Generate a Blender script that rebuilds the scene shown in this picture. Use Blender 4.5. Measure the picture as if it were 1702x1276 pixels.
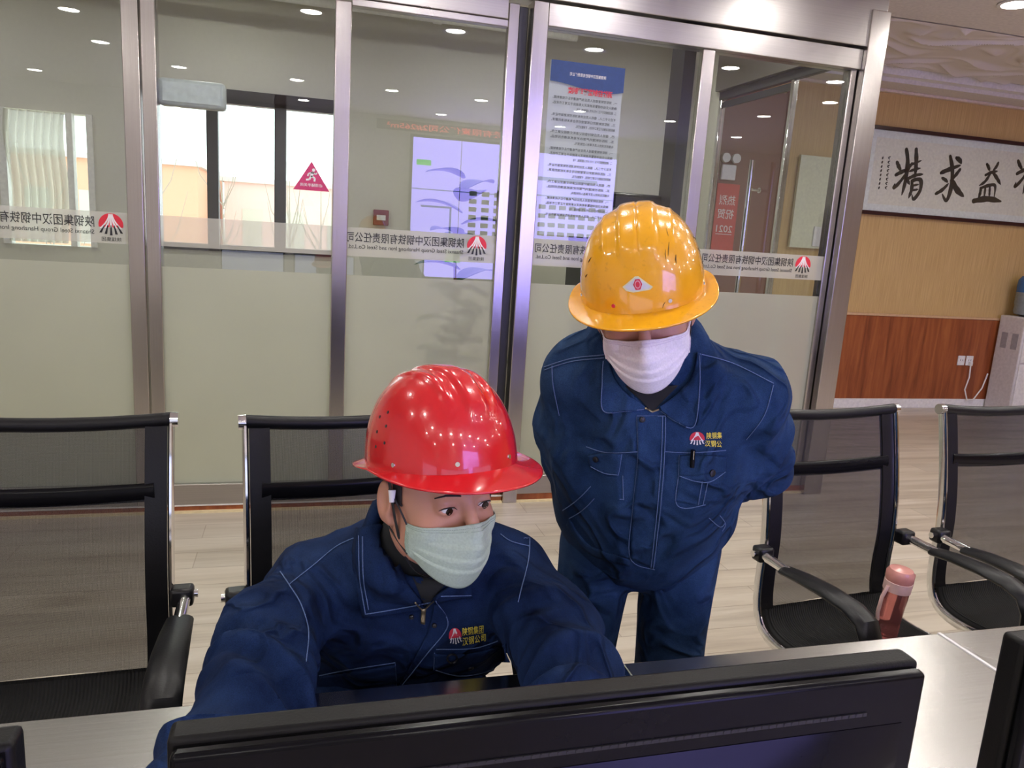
import bpy, bmesh, math, random
import numpy as np
from mathutils import Vector, Matrix
from mathutils.bvhtree import BVHTree
random.seed(7); rng = np.random.default_rng(5)
PI = math.pi
for o in list(bpy.data.objects): bpy.data.objects.remove(o)
C = bpy.context.scene.collection

# ------------------------------------------------------------------ camera
FPX, CX, CY, CAMZ = 1270.0, 851.0, 638.0, 1.5
_d = np.array([-409.0, 6406.0, FPX]); _d /= np.linalg.norm(_d)
_y = np.array([503.0 - CX, 0.0, FPX]); _y[1] = -(_d[0]*_y[0] + _d[2]*_y[2]) / _d[1]; _y /= np.linalg.norm(_y)
_z = -_d; _x = np.cross(_y, _z)
RW = np.array([_x, _y, _z])
CAM = np.array([0, 0, CAMZ])
cd = bpy.data.cameras.new('camera'); cam = bpy.data.objects.new('camera', cd); C.objects.link(cam)
cd.sensor_width = 36; cd.lens = FPX / 1702 * 36; cd.clip_start = 0.02; cd.clip_end = 100
cm = Matrix.Identity(4)
for i in range(3):
    cm[i][0] = RW[i, 0]; cm[i][1] = -RW[i, 1]; cm[i][2] = -RW[i, 2]; cm[i][3] = CAM[i]
cam.matrix_world = cm
bpy.context.scene.camera = cam
def ray(u, v): return RW @ np.array([(u - CX)/FPX, (v - CY)/FPX, 1.0])
def atY(u, v, Y):
    r = ray(u, v); return CAM + r * Y / r[1]
def atZ(u, v, Z):
    r = ray(u, v); return CAM + r * (Z - CAMZ) / r[2]
def atD(u, v, d): return CAM + ray(u, v) * d

# ------------------------------------------------------------------ world, exposure
sc = bpy.context.scene
sc.view_settings.view_transform = 'Standard'; sc.view_settings.look = 'None'
sc.view_settings.gamma = 1; sc.view_settings.use_curve_mapping = False
sc.view_settings.exposure = 0.35
w = bpy.data.worlds.new('world'); sc.world = w; w.use_nodes = True
w.node_tree.nodes['Background'].inputs[0].default_value = (0.90, 0.95, 1.0, 1)
w.node_tree.nodes['Background'].inputs[1].default_value = 2.6
ZC = 3.10                       # ceiling height
LIGHT_W = 130.0                  # emission of a downlight lens
LIGHTS = [(0.05,1.35),(1.2,1.35),(2.42,1.35),(3.75,1.35),(4.87,1.35),(5.5,0.45),(5.46,-0.75),
          (-1.36,-1.85),(-0.08,-1.85),(1.03,-1.85),(2.14,-1.85),(3.46,-1.85),(4.74,-1.85),
          (-1.9,0.37),(-1.95,-0.9),(-3.2,1.35),(-3.2,-1.2),(-3.2,-3.2),
          (4.29,4.18),(6.4,4.3),(6.6,2.4),(7.6,0.6),(7.4,5.7),(5.6,2.9),
          (-1.9,2.6),(-0.6,2.75),(0.6,2.75),(1.8,2.75),(3.0,2.75),(4.3,2.75),(0.0,-3.4),(1.9,-3.4),(3.7,-3.4),(6.2,-2.6)]  # lamps neither seen nor mirrored are added to light the room

# ------------------------------------------------------------------ materials
def nd(nt, t, **kw):
    n = nt.nodes.new(t)
    for k, v in kw.items():
        if k in n.inputs: n.inputs[k].default_value = v
        else: setattr(n, k, v)
    return n
def new_mat(name):
    m = bpy.data.materials.new(name); m.use_nodes = True
    nt = m.node_tree; return m, nt, nt.nodes['Principled BSDF']
def c4(c): return (c[0], c[1], c[2], 1)
def ramp(nt, fac, stops):
    r = nt.nodes.new('ShaderNodeValToRGB'); nt.links.new(fac, r.inputs[0])
    e = r.color_ramp.elements
    while len(e) < len(stops): e.new(0.5)
    for q, (p, c) in zip(e, stops): q.position = p; q.color = c4(c)
    return r
def coords(nt, scale=(1, 1, 1), kind='Object', rot=(0, 0, 0)):
    tc = nt.nodes.new('ShaderNodeTexCoord'); mp = nt.nodes.new('ShaderNodeMapping')
    nt.links.new(tc.outputs[kind], mp.inputs[0]); mp.inputs['Scale'].default_value = scale
    mp.inputs['Rotation'].default_value = rot
    return mp.outputs[0]
def bump(nt, p, h, strength=0.3, dist=0.01):
    b = nt.nodes.new('ShaderNodeBump'); b.inputs['Strength'].default_value = strength; b.inputs['Distance'].default_value = dist
    nt.links.new(h, b.inputs['Height']); nt.links.new(b.outputs[0], p.inputs['Normal']); return b
def plain(name, col, rough=0.5, metal=0.0, nscale=40, nstr=0.08, var=0.08, coat=0, **kw):
    m, nt, p = new_mat(name)
    v = coords(nt, (1, 1, 1)); n = nd(nt, 'ShaderNodeTexNoise', Scale=nscale, Detail=4.0); nt.links.new(v, n.inputs['Vector'])
    r = ramp(nt, n.outputs[0], [(0.3, tuple(x*(1-var) for x in col)), (0.7, tuple(min(1, x*(1+var)) for x in col))])
    nt.links.new(r.outputs[0], p.inputs['Base Color'])
    p.inputs['Roughness'].default_value = rough; p.inputs['Metallic'].default_value = metal
    if coat: p.inputs['Coat Weight'].default_value = coat; p.inputs['Coat Roughness'].default_value = 0.05
    if nstr: bump(nt, p, n.outputs[0], nstr, 0.002)
    for k, x in kw.items(): p.inputs[k.replace('_', ' ')].default_value = x
    return m
def emit(name, col, s):
    m, nt, p = new_mat(name); p.inputs['Base Color'].default_value = c4(col)
    p.inputs['Emission Color'].default_value = c4(col); p.inputs['Emission Strength'].default_value = s; return m
def steel(name, col=(0.53, 0.50, 0.485), rough=0.24, axis='z', amp=0.12):
    m, nt, p = new_mat(name); p.inputs['Metallic'].default_value = 1.0
    sc_ = {'z': (260, 260, 1.5), 'x': (1.5, 260, 260), 'y': (260, 1.5, 260)}[axis]
    v = coords(nt, sc_); n = nd(nt, 'ShaderNodeTexNoise', Scale=1.0, Detail=3.0); nt.links.new(v, n.inputs['Vector'])
    v2 = coords(nt, (1, 1, 1)); n2 = nd(nt, 'ShaderNodeTexNoise', Scale=3.0, Detail=3.0); nt.links.new(v2, n2.inputs['Vector'])
    r = ramp(nt, n.outputs[0], [(0.25, tuple(x*0.93 for x in col)), (0.75, tuple(min(1, x*1.05) for x in col))])
    nt.links.new(r.outputs[0], p.inputs['Base Color'])
    mr = nd(nt, 'ShaderNodeMapRange'); nt.links.new(n2.outputs[0], mr.inputs[0])
    mr.inputs['To Min'].default_value = rough - amp/2; mr.inputs['To Max'].default_value = rough + amp/2
    nt.links.new(mr.outputs[0], p.inputs['Roughness'])
    bump(nt, p, n.outputs[0], 0.05, 0.001)
    return m
def woodmat(name, c1, c2, c3, scale=(9, 9, 0.9), rough=0.35, planks=None):
    m, nt, p = new_mat(name)
    v = coords(nt, scale); n = nd(nt, 'ShaderNodeTexNoise', Scale=1.6, Detail=9.0, Roughness=0.62, Distortion=0.6); nt.links.new(v, n.inputs['Vector'])
    r = ramp(nt, n.outputs[0], [(0.3, c1), (0.5, c2), (0.7, c3)])
    out = r.outputs[0]
    if planks:
        br = nd(nt, 'ShaderNodeTexBrick', Scale=1.0); br.offset = 0.37
        vv = coords(nt, (1, 1, 1)); nt.links.new(vv, br.inputs['Vector'])
        br.inputs['Brick Width'].default_value = 1.2; br.inputs['Row Height'].default_value = 0.165; br.inputs['Mortar Size'].default_value = 0.0022
        br.inputs['Color1'].default_value = (0.90, 0.90, 0.89, 1); br.inputs['Color2'].default_value = (1.06, 1.05, 1.03, 1); br.inputs['Mortar'].default_value = (0.66, 0.62, 0.58, 1)
        mx = nd(nt, 'ShaderNodeMix', data_type='RGBA', blend_type='MULTIPLY'); mx.inputs[0].default_value = 1.0
        nt.links.new(out, mx.inputs[6]); nt.links.new(br.outputs[0], mx.inputs[7]); out = mx.outputs[2]
    nt.links.new(out, p.inputs['Base Color']); p.inputs['Roughness'].default_value = rough
    bump(nt, p, n.outputs[0], 0.12, 0.002)
    return m
def glassmat(name, tint=(0.93, 0.96, 0.94), rough=0.0):
    m, nt, p = new_mat(name); nt.nodes.remove(p); out = nt.nodes['Material Output']
    t = nd(nt, 'ShaderNodeBsdfTransparent'); t.inputs[0].default_value = c4(tint)
    g = nd(nt, 'ShaderNodeBsdfGlossy'); g.inputs['Roughness'].default_value = rough; g.inputs[0].default_value = (1, 1, 1, 1)
    f0 = nd(nt, 'ShaderNodeFresnel', IOR=1.80); gm = nd(nt, 'ShaderNodeNewGeometry')
    fr = nd(nt, 'ShaderNodeMath', operation='MULTIPLY'); iv = nd(nt, 'ShaderNodeMath', operation='SUBTRACT'); iv.inputs[0].default_value = 1.0
    nt.links.new(gm.outputs['Backfacing'], iv.inputs[1]); nt.links.new(f0.outputs[0], fr.inputs[0]); nt.links.new(iv.outputs[0], fr.inputs[1])
    # a front-facing and a back-facing surface both reflect; the normal ripple is the slight waviness of the pane
    mx = nd(nt, 'ShaderNodeMixShader'); nt.links.new(fr.outputs[0], mx.inputs[0])
    nt.links.new(t.outputs[0], mx.inputs[1]); nt.links.new(g.outputs[0], mx.inputs[2]); nt.links.new(mx.outputs[0], out.inputs[0])
    return m
def filmmat(name, col, opacity, transluc=0.4, blur=0.0):
    m, nt, p = new_mat(name); nt.nodes.remove(p); out = nt.nodes['Material Output']
    n = nd(nt, 'ShaderNodeTexNoise', Scale=2.2, Detail=5.0); nt.links.new(coords(nt), n.inputs['Vector'])
    r = ramp(nt, n.outputs[0], [(0.3, tuple(x*0.93 for x in col)), (0.7, col)])
    df = nd(nt, 'ShaderNodeBsdfDiffuse'); tl = nd(nt, 'ShaderNodeBsdfTranslucent')
    nt.links.new(r.outputs[0], df.inputs[0]); nt.links.new(r.outputs[0], tl.inputs[0])
    m1 = nd(nt, 'ShaderNodeMixShader'); m1.inputs[0].default_value = transluc
    nt.links.new(df.outputs[0], m1.inputs[1]); nt.links.new(tl.outputs[0], m1.inputs[2])
    if blur: tr = nd(nt, 'ShaderNodeBsdfRefraction', Roughness=blur, IOR=1.18); tr.inputs[0].default_value = (0.9, 0.92, 0.88, 1)
    else: tr = nd(nt, 'ShaderNodeBsdfTransparent')
    m2 = nd(nt, 'ShaderNodeMixShader'); m2.inputs[0].default_value = opacity
    nt.links.new(tr.outputs[0], m2.inputs[1]); nt.links.new(m1.outputs[0], m2.inputs[2]); nt.links.new(m2.outputs[0], out.inputs[0])
    return m
M = {}
M['steel'] = steel('brushed_steel'); M['steelx'] = steel('brushed_steel_rail', (0.47, 0.445, 0.43), 0.30, axis='x')
M['desk'] = steel('desk_steel', (0.56, 0.55, 0.53), 0.27, 'x', 0.10)
M['chrome'] = plain('chrome', (0.80, 0.80, 0.80), 0.08, 1.0, nstr=0)
M['glass'] = glassmat('clear_glass')
M['frost'] = filmmat('frosted_film', (0.72, 0.72, 0.58), 0.66, 0.45, 0.40)
M['band'] = filmmat('pale_film', (0.80, 0.78, 0.68), 0.62, 0.35)
M['poster'] = filmmat('reflected_poster_paper', (0.88, 0.88, 0.94), 0.80, 0.45)
M['ink'] = plain('black_ink', (0.02, 0.02, 0.022), 0.5, nstr=0)
M['inkblue'] = plain('reflected_poster_blue', (0.02, 0.06, 0.20), 0.5, nstr=0)
M['inkred'] = plain('sign_red', (0.62, 0.03, 0.05), 0.5, nstr=0)
M['white'] = plain('white_paint', (0.78, 0.76, 0.73), 0.45, nstr=0.02)
M['plaster'] = plain('ceiling_plaster', (0.72, 0.67, 0.63), 0.75, nstr=0.05)
M['grey'] = plain('grey_wall_paint', (0.62, 0.60, 0.52), 0.7, nstr=0.0, var=0.02)
M['black'] = plain('black_plastic', (0.009, 0.009, 0.010), 0.30, nscale=300, nstr=0.03, Specular_IOR_Level=0.35)
M['blacktex'] = plain('black_textured_plastic', (0.006, 0.006, 0.006), 0.42, nscale=500, nstr=0.12, Specular_IOR_Level=0.2)
M['gloss'] = plain('glossy_black', (0.005, 0.005, 0.006), 0.22, nstr=0, Specular_IOR_Level=0.14)
M['darkframe'] = plain('dark_window_frame', (0.03, 0.03, 0.032), 0.4)
M['leather'] = plain('black_vinyl', (0.007, 0.007, 0.008), 0.36, nscale=260, nstr=0.15, Specular_IOR_Level=0.3)
M['floor'] = woodmat('oak_plank_floor', (0.38, 0.32, 0.255), (0.54, 0.475, 0.39), (0.65, 0.59, 0.51), (0.55, 5.5, 5), 0.28, True)
M['redwood'] = woodmat('red_wood_panel', (0.17, 0.042, 0.014), (0.30, 0.080, 0.026), (0.40, 0.125, 0.038), (9, 9, 0.8), 0.35)
M['darkwood'] = plain('dark_frame_wood', (0.035, 0.008, 0.010), 0.3)
def wallpaper():
    m, nt, p = new_mat('gold_wallpaper')
    n = nd(nt, 'ShaderNodeTexNoise', Scale=1.0, Detail=5.0); nt.links.new(coords(nt, (110, 110, 3)), n.inputs['Vector'])
    r = ramp(nt, n.outputs[0], [(0.3, (0.50, 0.32, 0.12)), (0.7, (0.64, 0.44, 0.19))]); nt.links.new(r.outputs[0], p.inputs['Base Color'])
    p.inputs['Roughness'].default_value = 0.6; bump(nt, p, n.outputs[0], 0.2, 0.002); return m
M['paper'] = wallpaper()
def meshfabric(name, alpha, scale=1.0):
    m, nt, p = new_mat(name); out = nt.nodes['Material Output']
    v = coords(nt, (1, 1, 1)); w1 = nd(nt, 'ShaderNodeTexWave', Scale=95.0*scale, wave_type='BANDS', bands_direction='X'); w2 = nd(nt, 'ShaderNodeTexWave', Scale=95.0*scale, wave_type='BANDS', bands_direction='Z')
    nt.links.new(v, w1.inputs['Vector']); nt.links.new(v, w2.inputs['Vector'])
    mm = nd(nt, 'ShaderNodeMath', operation='MULTIPLY'); nt.links.new(w1.outputs['Fac'], mm.inputs[0]); nt.links.new(w2.outputs['Fac'], mm.inputs[1])
    mr = nd(nt, 'ShaderNodeMapRange'); nt.links.new(mm.outputs[0], mr.inputs[0]); mr.inputs['To Min'].default_value = alpha + 0.13; mr.inputs['To Max'].default_value = alpha - 0.40
    p.inputs['Base Color'].default_value = (0.016, 0.016, 0.017, 1); p.inputs['Roughness'].default_value = 0.5
    t = nd(nt, 'ShaderNodeBsdfTransparent'); mx = nd(nt, 'ShaderNodeMixShader')
    nt.links.new(mr.outputs[0], mx.inputs[0]); nt.links.new(t.outputs[0], mx.inputs[1]); nt.links.new(p.outputs[0], mx.inputs[2]); nt.links.new(mx.outputs[0], out.inputs[0])
    return m
M['mesh'] = meshfabric('chair_mesh', 0.50, 1.5)
def seatfab():
    m, nt, p = new_mat('ribbed_black_fabric'); p.inputs['Base Color'].default_value = (0.012, 0.012, 0.012, 1); p.inputs['Roughness'].default_value = 0.9
    w1 = nd(nt, 'ShaderNodeTexWave', Scale=42.0, wave_type='BANDS', bands_direction='X', Distortion=0.4); nt.links.new(coords(nt), w1.inputs['Vector'])
    bump(nt, p, w1.outputs['Fac'], 1.0, 0.004); return m
M['seat'] = seatfab()

# ------------------------------------------------------------------ object helpers
def tag(o, label=None, cat=None, group=None, kind=None):
    if label: o['label'] = label
    if cat: o['category'] = cat
    if group: o['group'] = group
    if kind: o['kind'] = kind
    return o
def link(o, parent=None):
    C.objects.link(o)
    if parent is not None: o.parent = parent
    return o
def empty(name, loc=(0, 0, 0), rz=0.0, **kw):
    o = bpy.data.objects.new(name, None); o.empty_display_size = 0.05; C.objects.link(o); o.location = loc; o.rotation_euler = (0, 0, rz)
    return tag(o, **kw)
class MB:
    def __init__(s): s.v = []; s.f = []; s.mi = []
    def add(s, v, f, m=0):
        b = len(s.v); s.v += [tuple(map(float, q)) for q in v]; s.f += [tuple(b+i for i in q) for q in f]; s.mi += [m]*len(f); return s
    def box(s, x0, x1, y0, y1, z0, z1, m=0):
        v = [(x, y, z) for x in (x0, x1) for y in (y0, y1) for z in (z0, z1)]
        return s.add(v, [(0, 1, 3, 2), (4, 6, 7, 5), (0, 4, 5, 1), (2, 3, 7, 6), (0, 2, 6, 4), (1, 5, 7, 3)], m)
    def tube(s, pts, r, n=10, m=0, flat=None, up=None, closed=False):
        """sweep an ellipse (r or per-point r; flat = (a,b) half axes) along pts"""
        P = [Vector(p) for p in pts]; k = len(P); v = []; f = []
        prev = None
        for i, p in enumerate(P):
            t = (P[(i+1) % k] - P[i-1]) if closed else (P[min(i+1, k-1)] - P[max(i-1, 0)])
            t.normalize()
            if up is not None: a = Vector(up) - t*t.dot(Vector(up))
            elif prev is None: a = t.orthogonal()
            else: a = prev - t*t.dot(prev)
            a.normalize(); prev = a; b = t.cross(a)
            rr = r[i] if hasattr(r, '__len__') else r
            ra, rb = (rr*flat[0], rr*flat[1]) if flat else (rr, rr)
            for j in range(n):
                q = 2*PI*j/n; v.append(p + a*ra*math.cos(q) + b*rb*math.sin(q))
        for i in range(k if closed else k-1):
            for j in range(n):
                i2 = (i+1) % k; f.append((i*n+j, i*n+(j+1) % n, i2*n+(j+1) % n, i2*n+j))
        if not closed: f.append(tuple(range(n))[::-1]); f.append(tuple((k-1)*n+j for j in range(n)))
        return s.add(v, f, m)
    def lathe(s, prof, n=24, cx=0, cy=0, m=0, M4=None):
        v = []; f = []
        for (r, z) in prof:
            for j in range(n):
                a = 2*PI*j/n; q = Vector((cx + r*math.cos(a), cy + r*math.sin(a), z)); v.append(M4 @ q if M4 else q)
        k = len(prof)
        for i in range(k-1):
            for j in range(n): f.append((i*n+j, i*n+(j+1) % n, (i+1)*n+(j+1) % n, (i+1)*n+j))
        f.append(tuple(range(n))[::-1]); f.append(tuple((k-1)*n+j for j in range(n)))
        return s.add(v, f, m)
    def prism(s, poly, z0, z1, m=0, fn=None):
        """2D polygon extruded between z0 and z1; fn maps (x,y,z)->point"""
        k = len(poly); v = [(x, y, z0) for x, y in poly] + [(x, y, z1) for x, y in poly]
        if fn: v = [fn(*q) for q in v]
        f = [tuple(range(k))[::-1], tuple(range(k, 2*k))] + [(i, (i+1) % k, (i+1) % k + k, i+k) for i in range(k)]
        return s.add(v, f, m)
    def build(s, name, mats, parent=None, bevel=0, smooth=False, **kw):
        me = bpy.data.meshes.new(name); me.from_pydata(s.v, [], s.f)
        mats = mats if isinstance(mats, (list, tuple)) else [mats]
        for m in mats: me.materials.append(m)
        if len(mats) > 1:
            for p, mi in zip(me.polygons, s.mi): p.material_index = mi
        bm = bmesh.new(); bm.from_mesh(me); bmesh.ops.recalc_face_normals(bm, faces=bm.faces); bm.to_mesh(me); bm.free()
        o = bpy.data.objects.new(name, me); link(o, parent)
        if bevel:
            b = o.modifiers.new('bevel', 'BEVEL'); b.width = bevel; b.segments = 2; b.limit_method = 'ANGLE'; b.angle_limit = 0.6
        if smooth or bevel:
            for p in me.polygons: p.use_smooth = True
            try: me.set_sharp_from_angle(angle=0.7)
            except Exception: pass
        return tag(o, **kw)
def box(name, b, m, parent=None, bevel=0, **kw): return MB().box(*b).build(name, m, parent, bevel, **kw)
_textcache = {}
def text_mesh2d(body, size=1.0, bold=0.0, space=1.0):
    """triangulated 2D text -> (verts Nx2, faces)"""
    c = bpy.data.curves.new('lettering', 'FONT'); c.body = body; c.size = size; c.offset = bold; c.align_x = 'CENTER'; c.align_y = 'CENTER'; c.space_character = space
    c.resolution_u = 3
    o = bpy.data.objects.new('lettering', c); C.objects.link(o); bpy.context.view_layer.update()
    dg = bpy.context.evaluated_depsgraph_get(); me = bpy.data.meshes.new_from_object(o.evaluated_get(dg))
    v = np.array([tuple(q.co)[:2] for q in me.vertices]).reshape(-1, 2); f = [tuple(p.vertices) for p in me.polygons]
    bpy.data.objects.remove(o); bpy.data.curves.remove(c); bpy.data.meshes.remove(me)
    return v, f
def fit(v, cx, cy, wdt, hgt, mirror=False):
    lo, hi = v.min(0), v.max(0); u = (v - (lo+hi)/2) / (hi-lo)
    if mirror: u = u * [-1, 1]
    return u * [wdt, hgt] + [cx, cy]
def emblem_polys():
    """round emblem in a unit box: 0 red disc, 1 white rays, 2 black wedges"""
    out = []
    a = [math.radians(t) for t in np.linspace(-12, 192, 40)]
    out.append((0, [(0.5*math.cos(t), 0.5*math.sin(t)) for t in a]))
    for k in (-2, -1, 0, 1, 2):
        top = [(k*0.035 - 0.014, 0.47), (k*0.035 + 0.014, 0.47)]
        L = []; Rr = []
        for t in np.linspace(0, 1, 8):
            x = k*0.035 + k*0.17*t**1.8; wd = 0.014 + 0.040*t
            y = 0.47 - 0.60*t - 0.02*abs(k)*t
            L.append((x - wd, y)); Rr.append((x + wd, y))
        out.append((1, L + Rr[::-1]))
        L = []; Rr = []
        for t in np.linspace(0, 1, 6):
            x = k*0.13 + k*0.085*t; wd = 0.018 + 0.036*t; y = -0.02 - 0.44*t + 0.05*abs(k)*t
            L.append((x - wd, y)); Rr.append((x + wd, y))
        out.append((2, L + Rr[::-1]))
    return out
# ================================================================== SETTING
def struct(o): o['kind'] = 'structure'; return o
XL, XR, YB, YW = -5.0, 9.5, -4.1, 6.3
struct(box('floor', (XL, XR, YB, YW+0.2, -0.1, 0), M['floor']))
struct(box('ceiling', (XL, XR, YB, YW+0.2, ZC, ZC+0.12), M['plaster']))
struct(box('wall_left', (XL-0.12, XL, YB, YW+0.2, 0, ZC), M['white']))
struct(box('wall_right', (XR, XR+0.12, YB, YW+0.2, 0, ZC), M['paper']))
struct(box('wall_rear', (XL, XR, YB-0.12, YB, 0, ZC), M['white']))
struct(box('wall_back', (3.16, XR, YW, YW+0.15, 0, ZC), M['paper']))
# the grey room's back wall around its windows
WZ0, WZ1 = 1.22, 2.40
gb = MB()
for (a, b_) in ((XL, -2.05), (-1.45, -1.06), (0.27, 3.10)): gb.box(a, b_, YW, YW+0.15, 0, ZC)
gb.box(-1.06, 0.27, YW, YW+0.15, 0, WZ0); gb.box(-1.06, 0.27, YW, YW+0.15, WZ1, ZC)
gb.box(-2.05, -1.45, YW, YW+0.15, 0, 1.2); gb.box(-2.05, -1.45, YW, YW+0.15, 2.13, ZC)
struct(gb.build('wall_back', M['grey']))
struct(box('wall_divider', (3.10, 3.16, 5.62, YW, 0, ZC), M['grey']))
# wainscot, skirting and cornice of the gold wall
t1 = MB().box(3.16, XR, YW-0.02, YW, 0.09, 0.93).build('trim_1', M['redwood']); struct(t1); tag(t1, 'red-brown wood wainscot panelling below the gold wallpaper')
struct(box('trim_2', (3.16, XR, YW-0.032, YW, 0.925, 0.948), plain('wainscot_cap', (0.62, 0.40, 0.22), 0.4), bevel=0.004))
struct(box('baseboard_back', (3.16, XR, YW-0.035, YW, 0, 0.095), M['white'], bevel=0.004))
struct(box('trim_3', (3.16, XR, YW-0.05, YW, 2.975, 3.0), plain('cornice_paint', (0.75, 0.62, 0.52), 0.5), bevel=0.005))
struct(box('trim_4', (3.18, XR, YW-0.30, YW, 3.0, ZC), M['plaster']))
struct(box('trim_5', (3.18, XR, YW-0.40, YW-0.30, 3.035, ZC), M['white']))
# moulded plaster relief panel on the ceiling, its near edge a shallow arc
def relief():
    m, nt, p = new_mat('relief_plaster')
    v = coords(nt, (1, 1, 1))
    n0 = nd(nt, 'ShaderNodeTexNoise', Scale=2.2, Detail=2.0); nt.links.new(v, n0.inputs['Vector'])
    wv = nd(nt, 'ShaderNodeTexWave', Scale=2.6, Distortion=11.0, Detail=2.0); wv.inputs['Detail Scale'].default_value = 1.3
    nt.links.new(v, wv.inputs['Vector'])
    p.inputs['Base Color'].default_value = (0.70, 0.64, 0.59, 1); p.inputs['Roughness'].default_value = 0.7
    return m
rm = relief()
nx, ny = 420, 130; vv = []; ff = []
for j in range(ny+1):
    for i in range(nx+1):
        x = 3.3 + 6.0*i/nx
        y0 = 4.78 - 0.06*math.sin((x-3.3)/3.2*PI) if x < 6.5 else 4.78
        y = y0 + (5.88 - y0)*j/ny
        s = x*7.1 + 1.8*math.sin(y*9.1+0.7*math.sin(x*5.3)) ; t = y*17 + 2.2*math.sin(x*5.7+y*2) + 1.9*math.sin(x*3.3+y*7)
        h = (1-abs(math.sin(0.75*t + 1.3*math.sin(s*0.9))))**1.3 * (0.55 + 0.45*math.sin(s*1.1 + 1.5*math.sin(t*0.6)))
        h = max(0, h)
        e = min(1, min(i, nx-i)/6, min(j, ny-j)/4)
        vv.append((x, y, ZC - 0.006 - 0.040*h*e))
for j in range(ny):
    for i in range(nx):
        a = j*(nx+1)+i; ff.append((a, a+1, a+nx+2, a+nx+1))
struct(MB().add(vv, ff).build('trim_6', rm, smooth=True))

# downlights -------------------------------------------------------
lens = emit('lamp_lens', (1.0, 0.965, 0.90), LIGHT_W); ring = plain('lamp_ring', (0.85, 0.85, 0.84), 0.3, nstr=0)
protoL = None
lamp_names = {(4.29,4.18): 'recessed round ceiling downlight in front of the plaster relief'}
def downlight(x, y, z, label, group):
    global protoL
    if protoL is None:
        protoL = empty('ceiling_downlight', (x, y, z))
        MB().lathe([(0.078, 0.0), (0.104, -0.002), (0.106, -0.009), (0.082, -0.012), (0.078, -0.004)], 28).build('lamp_ring', ring, protoL, smooth=True)
        MB().lathe([(0.0, -0.003), (0.079, -0.003), (0.079, -0.006), (0.0, -0.006)], 24).build('lamp_lens', lens, protoL)
        r = protoL
    else:
        r = protoL.copy(); C.objects.link(r); r.location = (x, y, z)
        for ch in list(protoL.children): c = ch.copy(); C.objects.link(c); c.parent = r
    tag(r, label, 'ceiling light', group); return r
panes = ((-1.83, -0.785, 'first'), (-0.645, 0.141, 'second'), (0.217, 0.984, 'third'), (1.184, 2.065, 'fourth'), (2.14, 3.01, 'fifth'))
used_l = {}
for (x, y) in LIGHTS:
    lab = lamp_names.get((x, y)); grp = None
    if lab is None:
        grp = 'downlights of the main room'; q = x*4/(8-y); hit_ = [n_ for a, b_, n_ in panes if a < q < b_]
        if hit_ and y > -3: lab = 'round ceiling downlight mirrored %s in the %s glass pane from the left' % ('highest' if y > 1 else ('midway up' if y > -1.5 else 'lower'), hit_[0])
        else: lab = 'unseen round white downlight added to the main room ceiling to light the scene'
        if lab in used_l and 'mirrored' in lab: lab = lab.replace('mirrored', 'mirrored further right,' if lab.replace('mirrored', 'mirrored further right,') not in used_l else 'mirrored furthest right,')
        used_l[lab] = 1
    downlight(x, y, ZC, lab, grp)
for (x, y, s_) in ((-2.4, 5.2, 'behind the first pane'), (-0.5, 5.3, 'in front of the dark framed window'), (1.4, 5.2, 'behind the third pane'), (2.5, 5.0, 'above the black equipment cabinet')):  # lamps added to keep the glazed room's walls from going dark
    downlight(x, y, ZC, 'round downlight added to brighten the glazed room, ' + s_, 'added downlights behind the partition')

# windows of the grey room ------------------------------------------
wn = struct(empty('window_1', (0, 0, 0)))
for (a, b_) in ((-1.06, -1.01), (-0.69, -0.61), (-0.21, -0.125), (0.22, 0.27)):
    MB().box(a, b_, YW-0.02, YW+0.06, WZ0, WZ1).build('mullion', M['darkframe'], wn)
MB().box(-1.01, 0.22, YW-0.02, YW+0.06, WZ1-0.10, WZ1).build('window_head', M['darkframe'], wn)
MB().box(-1.01, 0.22, YW-0.02, YW+0.06, WZ0, WZ0+0.05).build('window_sill', M['darkframe'], wn)
MB().box(-1.01, 0.22, YW+0.02, YW+0.026, WZ0+0.05, WZ1-0.10).build('window_pane', M['glass'], wn)
wn = struct(empty('window_2', (0, 0, 0)))
for (a, b_) in ((-2.05, -2.0), (-1.62, -1.58), (-1.49, -1.45)):
    MB().box(a, b_, YW-0.02, YW+0.06, 1.2, 2.13).build('mullion', M['white'], wn)
MB().box(-2.0, -1.49, YW+0.02, YW+0.026, 1.2, 2.13).build('window_pane', M['glass'], wn)
bl = MB(); nb = 60; bv = []; bf = []
for i in range(nb+1):
    for j in range(13):
        x = -1.995 + 0.37*i/nb; z = 1.22 + 0.90*j/12
        bv.append((x + 0.012*math.sin(z*9), YW - 0.03 + 0.022*math.sin(i*0.75 + 1.2*math.sin(z*5)), z))
for i in range(nb):
    for j in range(12): a = i*13+j; bf.append((a, a+1, a+14, a+13))
bl.add(bv, bf).build('window_curtain', filmmat('curtain_cloth', (0.72, 0.70, 0.62), 0.9, 0.6), wn, smooth=True)
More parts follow.
